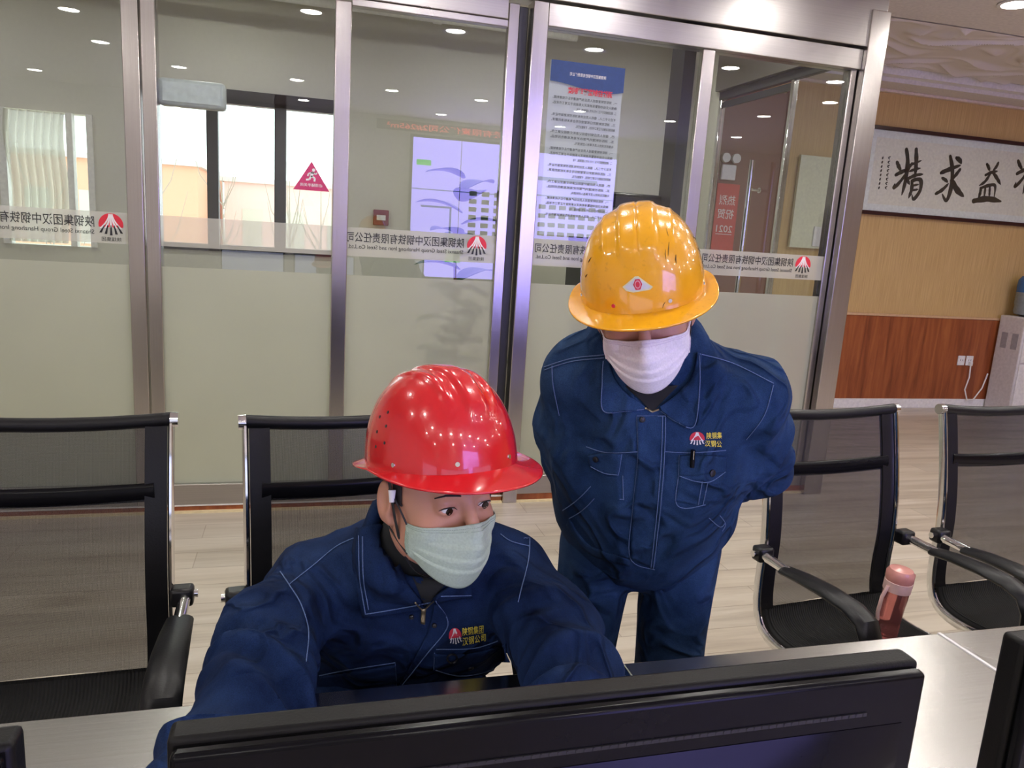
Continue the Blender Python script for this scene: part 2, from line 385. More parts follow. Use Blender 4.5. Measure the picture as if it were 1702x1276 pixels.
# outside, beyond the windows: low buildings and a few bare trees
def outside(name, b, col, label):
    o = empty(name, ((b[0]+b[1])/2, b[2], b[4]))
    lx = o.location
    MB().box(b[0]-lx.x, b[1]-lx.x, 0, b[3]-b[2], 0, b[5]-b[4]).build('building_wall', plain(name+'_wall', col, 0.8), o)
    MB().box(b[0]-lx.x-0.1, b[1]-lx.x+0.1, -0.1, b[3]-b[2]+0.1, b[5]-b[4], b[5]-b[4]+0.12).build('roof', plain(name+'_roof', (0.7, 0.66, 0.62), 0.8), o)
    n = int((b[1]-b[0])/1.1)
    for k in range(n):
        x = b[0]-lx.x+0.45+k*1.1; MB().box(x, x+0.5, -0.02, 0.0, (b[5]-b[4])*0.62, (b[5]-b[4])*0.86).build('building_window', M['grey'], o)
    return tag(o, label, 'building')
outside('brick_building', (-6.5, -2.4, 20, 26, -2.5, 2.55), (0.85, 0.45, 0.30), 'orange brick building seen through the left window panes')
outside('workshop_building', (-2.0, 1.5, 22, 28, -2.5, 2.35), (0.86, 0.60, 0.55), 'pink and orange low workshop beyond the right window panes')
struct(box('ground', (-40, 40, YW+0.3, 60, -2.6, -2.5), plain('yard_paving', (0.6, 0.56, 0.5), 0.9)))
tw = plain('bare_twig', (0.42, 0.36, 0.30), 0.9)
for k, (x, y) in enumerate(((-3.6, 13), (-2.1, 12), (-1.3, 14), (-0.2, 12.5), (0.3, 14))):
    o = MB(); R_ = random.Random(k+3)
    o.tube([(0, 0, 0), (0.03, 0, 2.2), (0.0, 0, 4.6)], [0.035, 0.025, 0.006], 6)
    for q in range(14):
        z = 2.2 + R_.random()*2.0; a = R_.random()*6.28; L = 0.35+R_.random()*0.5
        o.tube([(0.02, 0, z), (math.cos(a)*L*0.5, math.sin(a)*L*0.5, z+L*0.7), (math.cos(a)*L*0.7, math.sin(a)*L*0.7, z+L*1.4)], [0.01, 0.007, 0.003], 5)
    t = o.build('bare_tree', tw, smooth=True); t.location = (x, y, -2.5)
    tag(t, 'thin leafless tree outside the window, %s' % ('leftmost of five', 'second from the left', 'the middle one', 'fourth from the left', 'rightmost of five')[k], 'tree', 'bare trees outside the window')

# ------------------------------------------------------------------ glass partition
YP = 4.0
pt = struct(empty('wall_partition', (0, 0, 0)))
tag(pt, 'brushed steel framed glass partition with mirrored company lettering')
def post(x0, x1, y0=YP-0.03, y1=YP+0.06, z0=0.03, z1=2.62, m='steel'):
    return MB().box(x0, x1, y0, y1, z0, z1).build('steel_post', M[m], pt, bevel=0.004)
post(-0.785, -0.714); post(-0.706, -0.645); post(0.141, 0.217, z0=0.15, z1=2.52); post(0.984, 1.040, YP-0.02, YP+0.03)
post(1.046, 1.096, YP+0.02, YP+0.06, m='darkframe'); post(1.102, 1.184, YP-0.05, YP+0.06, 0.0, 2.64)
post(2.065, 2.140, YP-0.03, YP+0.05, 0.15, 2.53); post(3.010, 3.050, YP-0.02, YP+0.05)
post(3.056, 3.180, YP-0.075, YP+0.07, 0.0, 2.845); post(-3.2, -3.12); post(-1.9, -1.83)
def rail(name, x0, x1, z0, z1, y0=YP-0.03, y1=YP+0.06): return MB().box(x0, x1, y0, y1, z0, z1).build(name, M['steelx'], pt, bevel=0.004)
rail('head_rail', XL, -0.785, 2.54, 2.64); rail('head_rail', -0.645, 0.98, 2.54, 2.64)
rail('door_head', 0.217, 0.984, 2.505, 2.54, YP-0.02, YP+0.03)
rail('head_rail', 1.184, 3.056, 2.53, 2.64, YP-0.045)
rail('fascia_panel', XL, 3.165, 2.65, ZC, YP-0.062, YP+0.10)
rail('base_rail', XL, -0.785, 0.04, 0.15); rail('base_rail', -0.645, 0.98, 0.04, 0.15); rail('base_rail', 1.184, 3.056, 0.045, 0.155)
MB().box(XL, 1.10, YP-0.025, YP+0.06, 0.0, 0.034).build('plinth', M['redwood'], pt)
MB().box(1.184, 3.056, YP-0.025, YP+0.06, 0.0, 0.045).build('plinth', M['redwood'], pt)
MB().box(XL, 1.10, YP-0.045, YP-0.025, 0.0, 0.010).build('plinth_strip', plain('pale_strip', (0.80, 0.68, 0.42), 0.4), pt)
MB().box(1.184, 3.056, YP-0.045, YP-0.025, 0.0, 0.010).build('plinth_strip', bpy.data.materials['pale_strip'], pt)
MB().box(XL, 1.10, YP-0.031, YP-0.02, 0.034, 0.041).build('white_bead', M['white'], pt)
red = plain('emblem_red', (0.72, 0.03, 0.05), 0.5, nstr=0); wht = plain('emblem_white', (0.85, 0.82, 0.78), 0.5, nstr=0)
cn2, cf2 = text_mesh2d('陕钢集团汉中钢铁有限责任公司', 1, 0.006); en2, ef2 = text_mesh2d('Shaanxi Steel Group Hanzhong Iron and Steel Co.,Ltd.', 1, 0.003)
sm2, sf2 = text_mesh2d('陕煤集团', 1, 0.004)
def lettering(parent, xr, z, wdt=0.60, y=YP-0.0072):
    """mirrored lettering ends at xr on the right, emblem beyond it"""
    mb = MB(); v = fit(cn2, xr - wdt/2, z+0.025, wdt, 0.050, True); mb.add([(a, y, b_) for a, b_ in v], cf2)
    v = fit(en2, xr - wdt/2 + 0.003, z-0.025, wdt*0.985, 0.026, True); mb.add([(a, y, b_) for a, b_ in v], ef2)
    v = fit(sm2, xr + 0.070, z-0.052, 0.082, 0.020, True); mb.add([(a, y, b_) for a, b_ in v], sf2)
    mb.build('mirrored_lettering', M['ink'], parent)
    e = MB()
    for k, pl in emblem_polys():
        e.add([(xr + 0.070 + a*0.105, y - 0.0003*(k if k < 2 else 1), z+0.014+b_*0.105) for a, b_ in pl], [tuple(range(len(pl)))], k)
    e.build('emblem', [red, wht, M['ink']], parent)
def pane(x0, x1, z0=0.15, z1=2.54, frost=1.237, text=None, yoff=0.0):
    g = MB().box(x0, x1, YP, YP+0.010, z0, z1).build('glass_pane', M['glass'], pt)
    MB().add([(x0, YP-0.003, z0), (x1, YP-0.003, z0), (x1, YP-0.003, frost), (x0, YP-0.003, frost)], [(0, 1, 2, 3)]).build('frosted_film', M['frost'], g)
    MB().add([(x0, YP-0.005, 1.333), (x1, YP-0.005, 1.333), (x1, YP-0.005, 1.476), (x0, YP-0.005, 1.476)], [(0, 1, 2, 3)]).build('lettering_band', M['band'], g)
    if text: lettering(g, text, 1.404)
    return g
pane(-3.12, -1.90); pane(-1.83, -0.785, text=-0.930)
p2_ = pane(-0.645, 0.141, text=-0.000); pane(0.217, 0.984, z1=2.505, text=0.815); pane(1.184, 2.065, z1=2.53, text=1.805); pane(2.140, 3.010, z1=2.53, text=2.805)
pane(XL, -3.2)
# side run of the glazed room, with its glass door
def sidepane(y0, y1, z0, z1): return MB().box(3.115, 3.125, y0, y1, z0, z1).build('glass_pane', M['glass'], pt)
def sbar(name, y0, y1, z0, z1, m='chrome'): return MB().box(3.10, 3.14, y0, y1, z0, z1).build(name, M[m], pt, bevel=0.003)
sbar('side_rail', 4.07, 5.62, 2.60, 2.66, 'darkframe'); sbar('side_rail', 4.07, 5.62, 0.0, 0.05, 'steel')
for y in (4.66, 5.58): sbar('steel_post', y, y+0.03, 0.05, 2.60)
MB().box(3.06, 3.17, 4.07, 5.62, 2.66, ZC).build('fascia_panel', M['steelx'], pt)
sidepane(4.07, 4.655, 0.05, 2.6)
dg_ = struct(empty('door_1', (0, 0, 0)))
MB().box(3.115, 3.125, 4.70, 5.56, 0.06, 2.56).build('door_leaf', M['glass'], dg_)
MB().box(3.108, 3.132, 4.70, 5.56, 2.54, 2.585).build('door_rail', M['darkframe'], dg_)
MB().tube([(3.03, 4.93, 0.95), (3.03, 4.93, 2.10)], 0.018, 14).build('pull_handle', M['chrome'], dg_, smooth=True)
hm = MB()
for z in (1.15, 1.90): hm.tube([(3.03, 4.93, z), (3.12, 4.93, z)], 0.010, 10); hm.tube([(3.108, 4.93, z), (3.114, 4.93, z)], 0.020, 14)
hm.build('handle_mount', M['chrome'], dg_, smooth=True)

# red-brown wooden door and red notice beyond the glass door
d2 = struct(empty('door_2', (0, 0, 0)))
MB().box(3.20, 4.12, YW-0.05, YW-0.021, 0.0, 2.85).build('door_leaf', plain('brown_door', (0.22, 0.085, 0.055), 0.4), d2)
for a, b_ in ((3.18, 3.20), (4.12, 4.18)): MB().box(a, b_, YW-0.07, YW-0.02, 0, 2.9).build('door_frame', M['redwood'], d2)
sg = empty('red_notice', (3.63, YW-0.055, 1.70), label='red poster with white characters hanging on the brown door behind the glass', cat='poster')
MB().box(-0.11, 0.11, -0.006, 0, -0.34, 0.34).build('notice_sheet', plain('notice_red', (0.62, 0.06, 0.04), 0.4, nstr=0), sg)
for txt, z, hh in (('热烈', 0.20, 0.085), ('祝贺', 0.08, 0.085), ('2021', -0.05, 0.06)):
    v, f = text_mesh2d(txt, 1, 0.006); mb = MB(); mb.add([(a, -0.0075, b_) for a, b_ in fit(v, 0, z, 0.16, hh, True)], f); mb.build('notice_lettering', wht, sg)
MB().box(-0.08, 0.08, -0.0075, -0.006, -0.10, -0.095).build('notice_line', wht, sg)
em = empty('emergency_light', (3.60, YW-0.06, 2.20), label='white twin-head emergency lamp above the red notice', cat='emergency light')
MB().box(-0.07, 0.07, -0.03, 0, -0.13, 0.0).build('battery_box', M['white'], em, bevel=0.008)
for s in (-0.05, 0.05): MB().tube([(s, -0.02, 0.055), (s, -0.05, 0.055)], 0.04, 16).build('lamp_head', M['white'], em, smooth=True)
wb = empty('wall_cabinet', (4.52, YW-0.02, 1.95), label='pale yellow-green wall panel with a small white switch box', cat='panel')
MB().box(-0.19, 0.19, -0.03, 0, -0.42, 0.40).build('panel_board', plain('pale_board', (0.72, 0.72, 0.52), 0.5), wb)
MB().box(0.04, 0.13, -0.045, -0.03, -0.40, -0.22).build('switch_box', M['white'], wb, bevel=0.004)
# things behind the glass
bx = empty('plastic_box', (-0.505, YP+0.07, 2.04), label='pale grey rounded plastic box fixed high behind the second pane', cat='plastic box')
MB().box(-0.145, 0.15, -0.055, 0.02, -0.062, 0.060).build('box_body', plain('pale_grey_plastic', (0.55, 0.58, 0.57), 0.4), bx, bevel=0.018)
MB().box(-0.125, 0.13, -0.058, -0.054, -0.045, 0.043).build('box_front', plain('pale_grey_front', (0.62, 0.65, 0.64), 0.3), bx, bevel=0.004)
ts = MB(); s0, s1 = atY(487, 312, YP-0.01), atY(547, 320, YP-0.01)
xc = 0.040; zb, zt, hw = 1.640, 1.778, 0.086
sgn = empty('warning_sign', (xc, YP-0.002, zb), label='red triangular sign with a running figure stuck on the second pane', cat='sign')
MB().add([(-hw, -0.001, 0), (hw, -0.001, 0), (0, -0.001, zt-zb)], [(0, 1, 2)]).build('sign_sheet', plain('sign_magenta', (0.62, 0.05, 0.16), 0.5, nstr=0), sgn)
m_ = MB()
m_.prism([(0.010+0.008*math.cos(t), 0.098+0.008*math.sin(t)) for t in np.linspace(0, 2*PI, 13)[:-1]], 0, 0.001, fn=lambda x, y, z: (x, -0.002-z*0.5, y))
def limb(pts, wd=0.0045):
    for (x0, y0), (x1, y1) in zip(pts, pts[1:]):
        L = math.hypot(x1-x0, y1-y0); nx_, ny_ = -(y1-y0)/L*wd, (x1-x0)/L*wd
        m_.prism([(x0+nx_, y0+ny_), (x0-nx_, y0-ny_), (x1-nx_, y1-ny_), (x1+nx_, y1+ny_)], 0, 0.001, fn=lambda x, y, z: (x, -0.002-z*0.5, y))
limb([(0.006, 0.088), (-0.002, 0.066)], 0.007); limb([(0.006, 0.086), (0.020, 0.078), (0.026, 0.086)], 0.0035); limb([(0.004, 0.086), (-0.014, 0.080), (-0.018, 0.068)], 0.0035)
limb([(-0.001, 0.068), (0.016, 0.060), (0.014, 0.044)]); limb([(-0.002, 0.068), (-0.010, 0.052), (-0.026, 0.050)])
v, f = text_mesh2d('必须随手关闭', 1, 0.01); m_.add([(a, -0.0025, b_) for a, b_ in fit(v, 0, 0.026, 0.105, 0.016, True)], f)
m_.build('sign_pictogram', wht, sgn)
# notice mirrored in the fourth pane, its reflection built as a printed sheet
po = empty('notice_reflection', (1.432, YP+0.012, 2.0), label='reflection of a tall blue-headed notice, built as a sheet above the yellow hard hat', cat='notice')
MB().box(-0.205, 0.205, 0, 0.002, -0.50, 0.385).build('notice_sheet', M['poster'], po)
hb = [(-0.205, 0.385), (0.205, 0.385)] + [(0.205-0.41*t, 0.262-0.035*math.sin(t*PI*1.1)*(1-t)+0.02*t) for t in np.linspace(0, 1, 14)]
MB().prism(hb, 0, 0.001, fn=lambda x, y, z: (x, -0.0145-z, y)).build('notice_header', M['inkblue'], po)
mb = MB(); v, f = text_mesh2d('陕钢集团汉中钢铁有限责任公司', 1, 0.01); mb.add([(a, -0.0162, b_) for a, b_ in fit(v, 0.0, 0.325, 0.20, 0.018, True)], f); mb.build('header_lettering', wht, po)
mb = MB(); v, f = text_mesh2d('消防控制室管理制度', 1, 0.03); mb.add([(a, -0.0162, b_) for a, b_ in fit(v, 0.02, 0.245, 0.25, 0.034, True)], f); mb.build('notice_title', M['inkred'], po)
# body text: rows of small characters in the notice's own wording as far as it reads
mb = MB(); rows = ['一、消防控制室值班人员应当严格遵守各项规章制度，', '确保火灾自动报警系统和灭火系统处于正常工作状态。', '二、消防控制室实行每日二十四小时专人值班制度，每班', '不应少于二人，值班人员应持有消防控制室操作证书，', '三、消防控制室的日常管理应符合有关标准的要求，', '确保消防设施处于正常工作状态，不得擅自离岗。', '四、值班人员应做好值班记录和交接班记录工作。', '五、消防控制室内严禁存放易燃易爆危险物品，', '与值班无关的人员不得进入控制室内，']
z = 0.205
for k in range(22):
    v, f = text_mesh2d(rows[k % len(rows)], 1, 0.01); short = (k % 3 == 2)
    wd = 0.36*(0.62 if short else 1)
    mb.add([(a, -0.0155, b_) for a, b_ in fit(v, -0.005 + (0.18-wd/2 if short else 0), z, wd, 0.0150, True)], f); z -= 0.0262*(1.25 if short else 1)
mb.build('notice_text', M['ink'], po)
# dark column and equipment cabinet behind the fourth pane
cb = empty('equipment_cabinet', (2.02, 4.75, 0), label='black equipment cabinet with green indicator lights behind the glass', cat='cabinet')
MB().box(-0.22, 0.40, 0, 0.45, 0, 1.80).build('cabinet_body', M['black'], cb, bevel=0.03)
MB().box(-0.10, 0.14, -0.012, 0, 1.25, 1.70).build('display_panel', plain('cabinet_panel', (0.10, 0.11, 0.12), 0.3), cb, bevel=0.004)
MB().box(0.18, 0.34, -0.012, 0, 1.45, 1.68).build('display_panel', plain('cabinet_screen', (0.16, 0.20, 0.20), 0.2), cb, bevel=0.004)
mb = MB()
for k in range(4): mb.box(-0.19+0.022*k, -0.183+0.022*k, -0.006, 0, 1.60, 1.607)
mb.build('indicator_light', emit('green_led', (0.1, 1.0, 0.3), 3.0), cb)
struct(box('trim_7', (2.28, 2.44, 4.62, 4.80, 0, ZC), M['darkframe']))
pp = MB(); pp.tube([(-2.5, 5.9, 2.98), (2.0, 5.9, 2.98)], 0.028, 12)
for x in (-1.0, -0.4, 0.9, 1.5): pp.tube([(x, 5.9, 2.98), (x+0.06, 5.9, 2.98)], 0.036, 12)
tag(pp.build('ceiling_pipe', M['white'], smooth=True), 'white pipe run under the ceiling of the room behind the glass', 'pipe')
sb_ = empty('exit_box', (0.60, YW, 1.55), label='small dark red call box on the grey wall', cat='call box')
MB().box(-0.06, 0.06, -0.04, 0, -0.06, 0.06).build('box_body', plain('dark_red_plastic', (0.22, 0.03, 0.04), 0.4), sb_, bevel=0.006)
MB().box(-0.035, 0.035, -0.045, -0.04, -0.02, 0.02).build('box_window', M['white'], sb_)
# broad-leaved plant behind the third pane
pl = empty('potted_plant', (0.84, 4.26, 0), label='broad-leaved green plant standing behind the third pane', cat='plant')
leafm = plain('dark_leaf', (0.035, 0.10, 0.035), 0.4, nscale=20, nstr=0.1)
MB().lathe([(0.11, 0), (0.15, 0.02), (0.19, 0.34), (0.20, 0.36), (0.18, 0.36), (0.17, 0.33), (0.0, 0.33)], 28).build('plant_pot', plain('white_pot', (0.6, 0.6, 0.58), 0.3), pl, smooth=True)
MB().tube([(0, 0, 0.33), (0.02, 0, 0.8), (-0.03, 0, 1.5)], [0.018, 0.014, 0.006], 8).build('stem', plain('brown_stem', (0.2, 0.12, 0.06), 0.8), pl, smooth=True)
def leaf(base, direction, L, wd):
    mb = MB(); d = Vector(direction).normalized(); sd = d.cross(Vector((0, 0, 1))).normalized(); up = sd.cross(d); v = []; f = []
    for i in range(9):
        t = i/8; w_ = wd*math.sin(PI*min(1, t*0.96+0.04))**0.7*(1-0.25*t)
        c = Vector(base) + d*L*t - Vector((0, 0, 1))*0.35*L*t*t
        for j in range(-2, 3): v.append(c + sd*w_*j/2 + up*0.18*abs(j)/2*w_)
    for i in range(8):
        for j in range(4): a = i*5+j; f.append((a, a+1, a+6, a+5))
    o = mb.add(v, f).build('leaf', leafm, pl, smooth=True); s_ = o.modifiers.new('s', 'SOLIDIFY'); s_.thickness = 0.0015; return o
Rl = random.Random(11)
for k in range(18):
    z = 0.72 + 0.062*k; a = k*2.4 + Rl.random()*0.5; L = 0.22 + 0.10*Rl.random()
    leaf((0.01, 0, z), (math.cos(a), math.sin(a)*0.6 - 0.12, 0.45), L, 0.10)

for k in range(7):
    leaf((-0.02, -0.02, 0.75 + 0.07*k), (-0.9 + 0.32*k, -0.75, 0.25 - 0.25*(k % 2)), 0.22, 0.10)
# video wall behind the camera, mirrored in the glass
vw = empty('video_wall', (0, YB+0.02, 0), label='large wall display showing lavender process diagrams, behind the viewer', cat='display')
lav = emit('screen_lavender', (0.38, 0.33, 1.0), 6.5); lav2 = emit('screen_blue', (0.16, 0.24, 0.80), 1.6); gr = emit('screen_green', (0.05, 0.9, 0.15), 2.0)
dk = emit('screen_dark', (0.08, 0.11, 0.18), 0.6); pal = emit('screen_white', (0.80, 0.78, 1.0), 4.0)
MB().box(1.56, 4.95, 0, 0.06, 0.70, 2.86).build('display_frame', M['black'], vw)
def scr(x0, x1, z0, z1, m, name='screen_area', y=0.066): return MB().box(x0, x1, 0.06, y, z0, z1).build(name, m, vw)
scr(1.60, 2.34, 0.74, 2.82, lav); scr(2.35, 3.12, 0.74, 2.82, lav); scr(3.16, 4.91, 1.02, 2.76, lav)
mb = MB()
for i in range(9):
    for j in range(6): mb.box(3.30+0.17*i, 3.42+0.17*i, 0.066, 0.072, 1.20+0.14*j, 1.27+0.14*j)
for i in range(3):
    for j in range(7): mb.box(2.50+0.2*i, 2.62+0.2*i, 0.066, 0.072, 1.30+0.12*j, 1.37+0.12*j)
mb.build('diagram_boxes', dk, vw)
mb = MB(); mb.box(3.3, 4.6, 0.066, 0.07, 2.34, 2.40); mb.box(1.60, 3.1, 0.066, 0.07, 2.06, 2.075); mb.box(1.6, 3.1, 0.066, 0.07, 1.12, 1.135); mb.box(3.2, 4.9, 0.066, 0.07, 2.10, 2.12); mb.box(1.75, 2.2, 0.066, 0.07, 1.80, 1.83); mb.box(2.2, 2.23, 0.066, 0.07, 1.2, 1.83)
mb.build('diagram_lines', lav2, vw)
mb = MB(); mb.box(2.16, 2.40, 0.07, 0.074, 0.98, 1.18); mb.box(1.66, 1.88, 0.07, 0.074, 2.42, 2.50); mb.box(2.2, 2.3, 0.07, 0.074, 1.32, 1.40)
mb.build('status_blocks', gr, vw)
ls = empty('led_banner', (2.35, YB+0.02, 2.97), label='thin red LED text banner above the wall display behind the viewer', cat='LED sign')
MB().box(-1.3, 1.3, 0, 0.03, -0.07, 0.07).build('banner_case', M['black'], ls)
mb = MB(); v, f = text_mesh2d('汉中钢铁有限责任公司2#265m²', 1, 0.02); mb.add([(a, 0.034, b_) for a, b_ in fit(v, 0, 0, 2.3, 0.10, True)], f); mb.build('banner_text', emit('led_red', (1.0, 0.08, 0.05), 2.5), ls)

# ------------------------------------------------------------------ calligraphy
cal = empty('framed_calligraphy', (6.30, YW, 2.28), label='framed black brush calligraphy on white paper hanging on the gold wall', cat='calligraphy')
fx0, fx1, fz0, fz1 = -1.30, 1.45, -0.40, 0.40
for (a, b_, c_, d_) in ((fx0, fx1, fz1-0.035, fz1), (fx0, fx1, fz0, fz0+0.035), (fx0, fx0+0.035, fz0+0.035, fz1-0.035), (fx1-0.035, fx1, fz0+0.035, fz1-0.035)):
    MB().box(a, b_, -0.045, -0.001, c_, d_).build('frame_rail', M['darkwood'], cal, bevel=0.004)
MB().box(fx0+0.035, fx1-0.035, -0.020, -0.002, fz0+0.035, fz1-0.035).build('paper_mount', plain('white_mount', (0.93, 0.90, 0.89), 0.6, nstr=0), cal)
MB().box(fx0+0.13, fx1-0.13, -0.022, -0.020, fz0+0.10, fz1-0.10).build('rice_paper', plain('rice_paper', (0.92, 0.84, 0.76), 0.6), cal)
MB().box(fx0+0.035, fx1-0.035, -0.032, -0.030, fz0+0.035, fz1-0.035).build('cover_glass', M['glass'], cal)
br = MB()
def brush(pts, wd, ox=0, oz=0, taper=(0.75, 0.35)):
    P = np.array([atY(1100 + (p[0]+ox)/2.827, p[1]/2.827, YW-0.024)[[0, 2]] for p in pts]); P[:, 0] -= 6.30; P[:, 1] -= 2.28; P[:, 1] += oz
    # resample by Catmull-Rom
    Q = []
    for i in range(len(P)-1):
        p0, p1, p2, p3 = P[max(i-1, 0)], P[i], P[i+1], P[min(i+2, len(P)-1)]
        for t in np.linspace(0, 1, 7)[:-1]: Q.append(0.5*((2*p1)+(-p0+p2)*t+(2*p0-5*p1+4*p2-p3)*t*t+(-p0+3*p1-3*p2+p3)*t**3))
    Q.append(P[-1]); Q = np.array(Q); n = len(Q); k = wd/2.827*6.3/1270*0.70
    T = np.gradient(Q, axis=0); T /= np.linalg.norm(T, axis=1)[:, None]+1e-9; N = np.c_[-T[:, 1], T[:, 0]]
    s = np.linspace(0, 1, n); ww = k*(taper[0]+(1-taper[0])*np.sin(np.clip(s*1.2, 0, 1)*PI)) * (1-(1-taper[1])*np.clip((s-0.75)/0.25, 0, 1)**1.5) * (1+0.10*np.sin(s*17+pts[0][0]))
    v = []
    for q, nn, a in zip(Q, N, ww): v += [q + nn*a, q - nn*a]
    y = -0.0225 - 0.0004*(len(br.v) % 7)/7
    br.add([(q[0], y, q[1]) for q in v], [(2*i, 2*i+2, 2*i+3, 2*i+1) for i in range(n-1)])
    for e, r_ in ((0, ww[0]), (-1, ww[-1])):
        c = Q[e]; br.add([(c[0]+r_*math.cos(t), y, c[1]+r_*math.sin(t)) for t in np.linspace(0, 2*PI, 13)[:-1]], [tuple(range(12))])
def jing(ox=0, oz=0):
    for p, w_ in (([(1106, 762), (1114, 782), (1124, 800)], 17), ([(1150, 702), (1156, 760), (1145, 850), (1128, 915)], 19), ([(1176, 768), (1166, 782), (1160, 794)], 13),
                  ([(1100, 822), (1130, 806), (1166, 794)], 16), ([(1144, 822), (1118, 856), (1090, 884), (1096, 862)], 14), ([(1146, 838), (1156, 850), (1164, 866)], 14),
                  ([(1160, 778), (1190, 766), (1220, 754)], 11), ([(1166, 804), (1192, 795), (1216, 790)], 11), ([(1156, 840), (1190, 824), (1228, 818)], 14),
                  ([(1196, 702), (1196, 760), (1190, 832)], 19), ([(1176, 850), (1174, 890), (1160, 930)], 16), ([(1176, 850), (1200, 842), (1218, 850), (1214, 895), (1184, 936), (1176, 915)], 17),
                  ([(1180, 872), (1208, 866)], 9), ([(1178, 894), (1206, 889)], 9)): brush(p, w_, ox, oz)
jing()
for p, w_ in (([(1312, 812), (1350, 796), (1404, 776)], 18), ([(1356, 734), (1366, 800), (1360, 880), (1338, 942), (1318, 912)], 19), ([(1386, 742), (1400, 752), (1408, 768)], 20),
              ([(1318, 836), (1334, 846), (1344, 856)], 14), ([(1288, 910), (1318, 892), (1348, 862)], 15), ([(1402, 796), (1382, 822), (1364, 842)], 15), ([(1362, 848), (1388, 892), (1418, 922)], 25),
              ([(1529, 772), (1536, 786), (1541, 802)], 15), ([(1582, 764), (1572, 784), (1556, 802)], 13), ([(1522, 822), (1550, 810), (1578, 804)], 13), ([(1542, 820), (1520, 852), (1492, 872)], 13),
              ([(1560, 814), (1576, 838), (1592, 866)], 16), ([(1500, 884), (1496, 908), (1488, 934)], 14), ([(1498, 884), (1534, 872), (1566, 872), (1562, 926)], 14),
              ([(1521, 882), (1515, 926)], 11), ([(1542, 878), (1539, 926)], 11), ([(1466, 944), (1530, 934), (1594, 946)], 24)): brush(p, w_)
jing(568, 0.012)
for k in range(8): brush([(1040 - k*2.5, 738 + k*20), (1036 - k*2.5, 748 + k*20)], 7)
for k in range(8): brush([(1074 - k*2.2, 736 + k*20), (1066 - k*2.2, 741 + k*20), (1072 - k*2.2, 749 + k*20)], 5)
br.build('brush_characters', M['ink'], cal)

# ------------------------------------------------------------------ wall socket, cable, water dispenser
so = empty('wall_socket', (6.60, YW-0.021, 0.50), label='pair of white square power sockets on the red wood panel', cat='socket')
for s in (-0.105, 0.0):
    f_ = MB().box(s, s+0.088, -0.012, 0, -0.05, 0.05).build('socket_plate', M['white'], so, bevel=0.005)
    h_ = MB(); h_.box(s+0.028, s+0.033, -0.0125, -0.0119, -0.005, 0.015); h_.box(s+0.055, s+0.060, -0.0125, -0.0119, -0.005, 0.015); h_.build('socket_holes', M['ink'], f_)
pg = empty('power_cable', (6.645, YW-0.033, 0.47), label='white power cable drooping from the socket to the water dispenser', cat='cable')
MB().box(-0.016, 0.016, -0.03, 0, -0.02, 0.02).build('plug', M['white'], pg, bevel=0.004)
pts = [(0, -0.02, -0.02), (0.01, -0.02, -0.14), (-0.02, -0.02, -0.27), (0.03, -0.025, -0.385), (0.11, -0.025, -0.37), (0.20, -0.02, -0.25), (0.25, -0.01, -0.10)]
MB().tube(pts, 0.007, 8).build('cord', M['white'], pg, smooth=True)
wd_ = empty('water_dispenser', (7.08, 6.10, 0), label='white floor standing water dispenser at the right edge of the gold wall', cat='water dispenser')
MB().box(-0.17, 0.17, -0.15, 0.15, 0.0, 0.99).build('dispenser_body', plain('dispenser_white', (0.62, 0.58, 0.57), 0.35, nstr=0), wd_, bevel=0.015)
fp = MB().box(-0.155, 0.155, -0.165, -0.149, 0.04, 0.52).build('cabinet_door', M['white'], wd_, bevel=0.006)
MB().box(-0.155, 0.155, -0.160, -0.149, 0.54, 0.95).build('front_panel', M['white'], wd_, bevel=0.006)
MB().box(-0.10, -0.04, -0.21, -0.16, 0.72, 0.78).build('tap', M['ink'], wd_, bevel=0.006); MB().box(0.04, 0.10, -0.21, -0.16, 0.72, 0.78).build('tap', M['ink'], wd_, bevel=0.006)
mb = MB(); mb.box(-0.1715, -0.170, -0.10, -0.03, 0.66, 0.82); mb.box(-0.1715, -0.170, 0.02, 0.09, 0.66, 0.82); mb.build('side_vent', plain('vent_grey', (0.34, 0.32, 0.33), 0.5), wd_)
wbm = empty('water_bottle', (7.08, 6.10, 0.992), label='blue topped clear water bottle standing on the dispenser', cat='water bottle')
MB().lathe([(0.05, 0), (0.12, 0.02), (0.13, 0.05), (0.125, 0.10), (0.132, 0.13), (0.13, 0.24)], 28).build('bottle_body', plain('bottle_grey', (0.22, 0.25, 0.26), 0.15), wbm, smooth=True)
MB().lathe([(0.13, 0.24), (0.133, 0.30), (0.128, 0.36), (0.10, 0.40), (0.0, 0.405)], 28).build('bottle_label', plain('bottle_blue', (0.03, 0.13, 0.36), 0.2), wbm, smooth=True)

# ------------------------------------------------------------------ steel control desk (three units side by side) and monitors
DY0, DY1, DZ = 0.10, 1.150, 0.75
for (x0, x1, lab) in ((-1.50, 0.555, 'left brushed steel desk unit the seated worker leans on'), (0.565, 1.262, 'middle brushed steel desk unit right of the seated worker'), (1.270, 3.2, 'right brushed steel desk unit in front of the water bottle chair')):
    de = empty('control_desk', ((x0+x1)/2, 0.6, 0), label=lab, cat='desk', group='control desk units'); h = (x1-x0)/2
    MB().box(-h, h, DY0-0.6, DY1-0.6, DZ-0.035, DZ).build('desktop', M['desk'], de, bevel=0.003)
    MB().box(-h+0.0, -h+0.02, DY0-0.58, 0.10, 0.0, DZ-0.036).build('side_panel', M['black'], de); MB().box(h-0.02, h, DY0-0.58, 0.10, 0.0, DZ-0.036).build('side_panel', M['black'], de)
    MB().box(-h+0.02, h-0.02, DY0-0.56, DY0-0.54, 0.05, DZ-0.036).build('modesty_panel', M['steelx'], de)
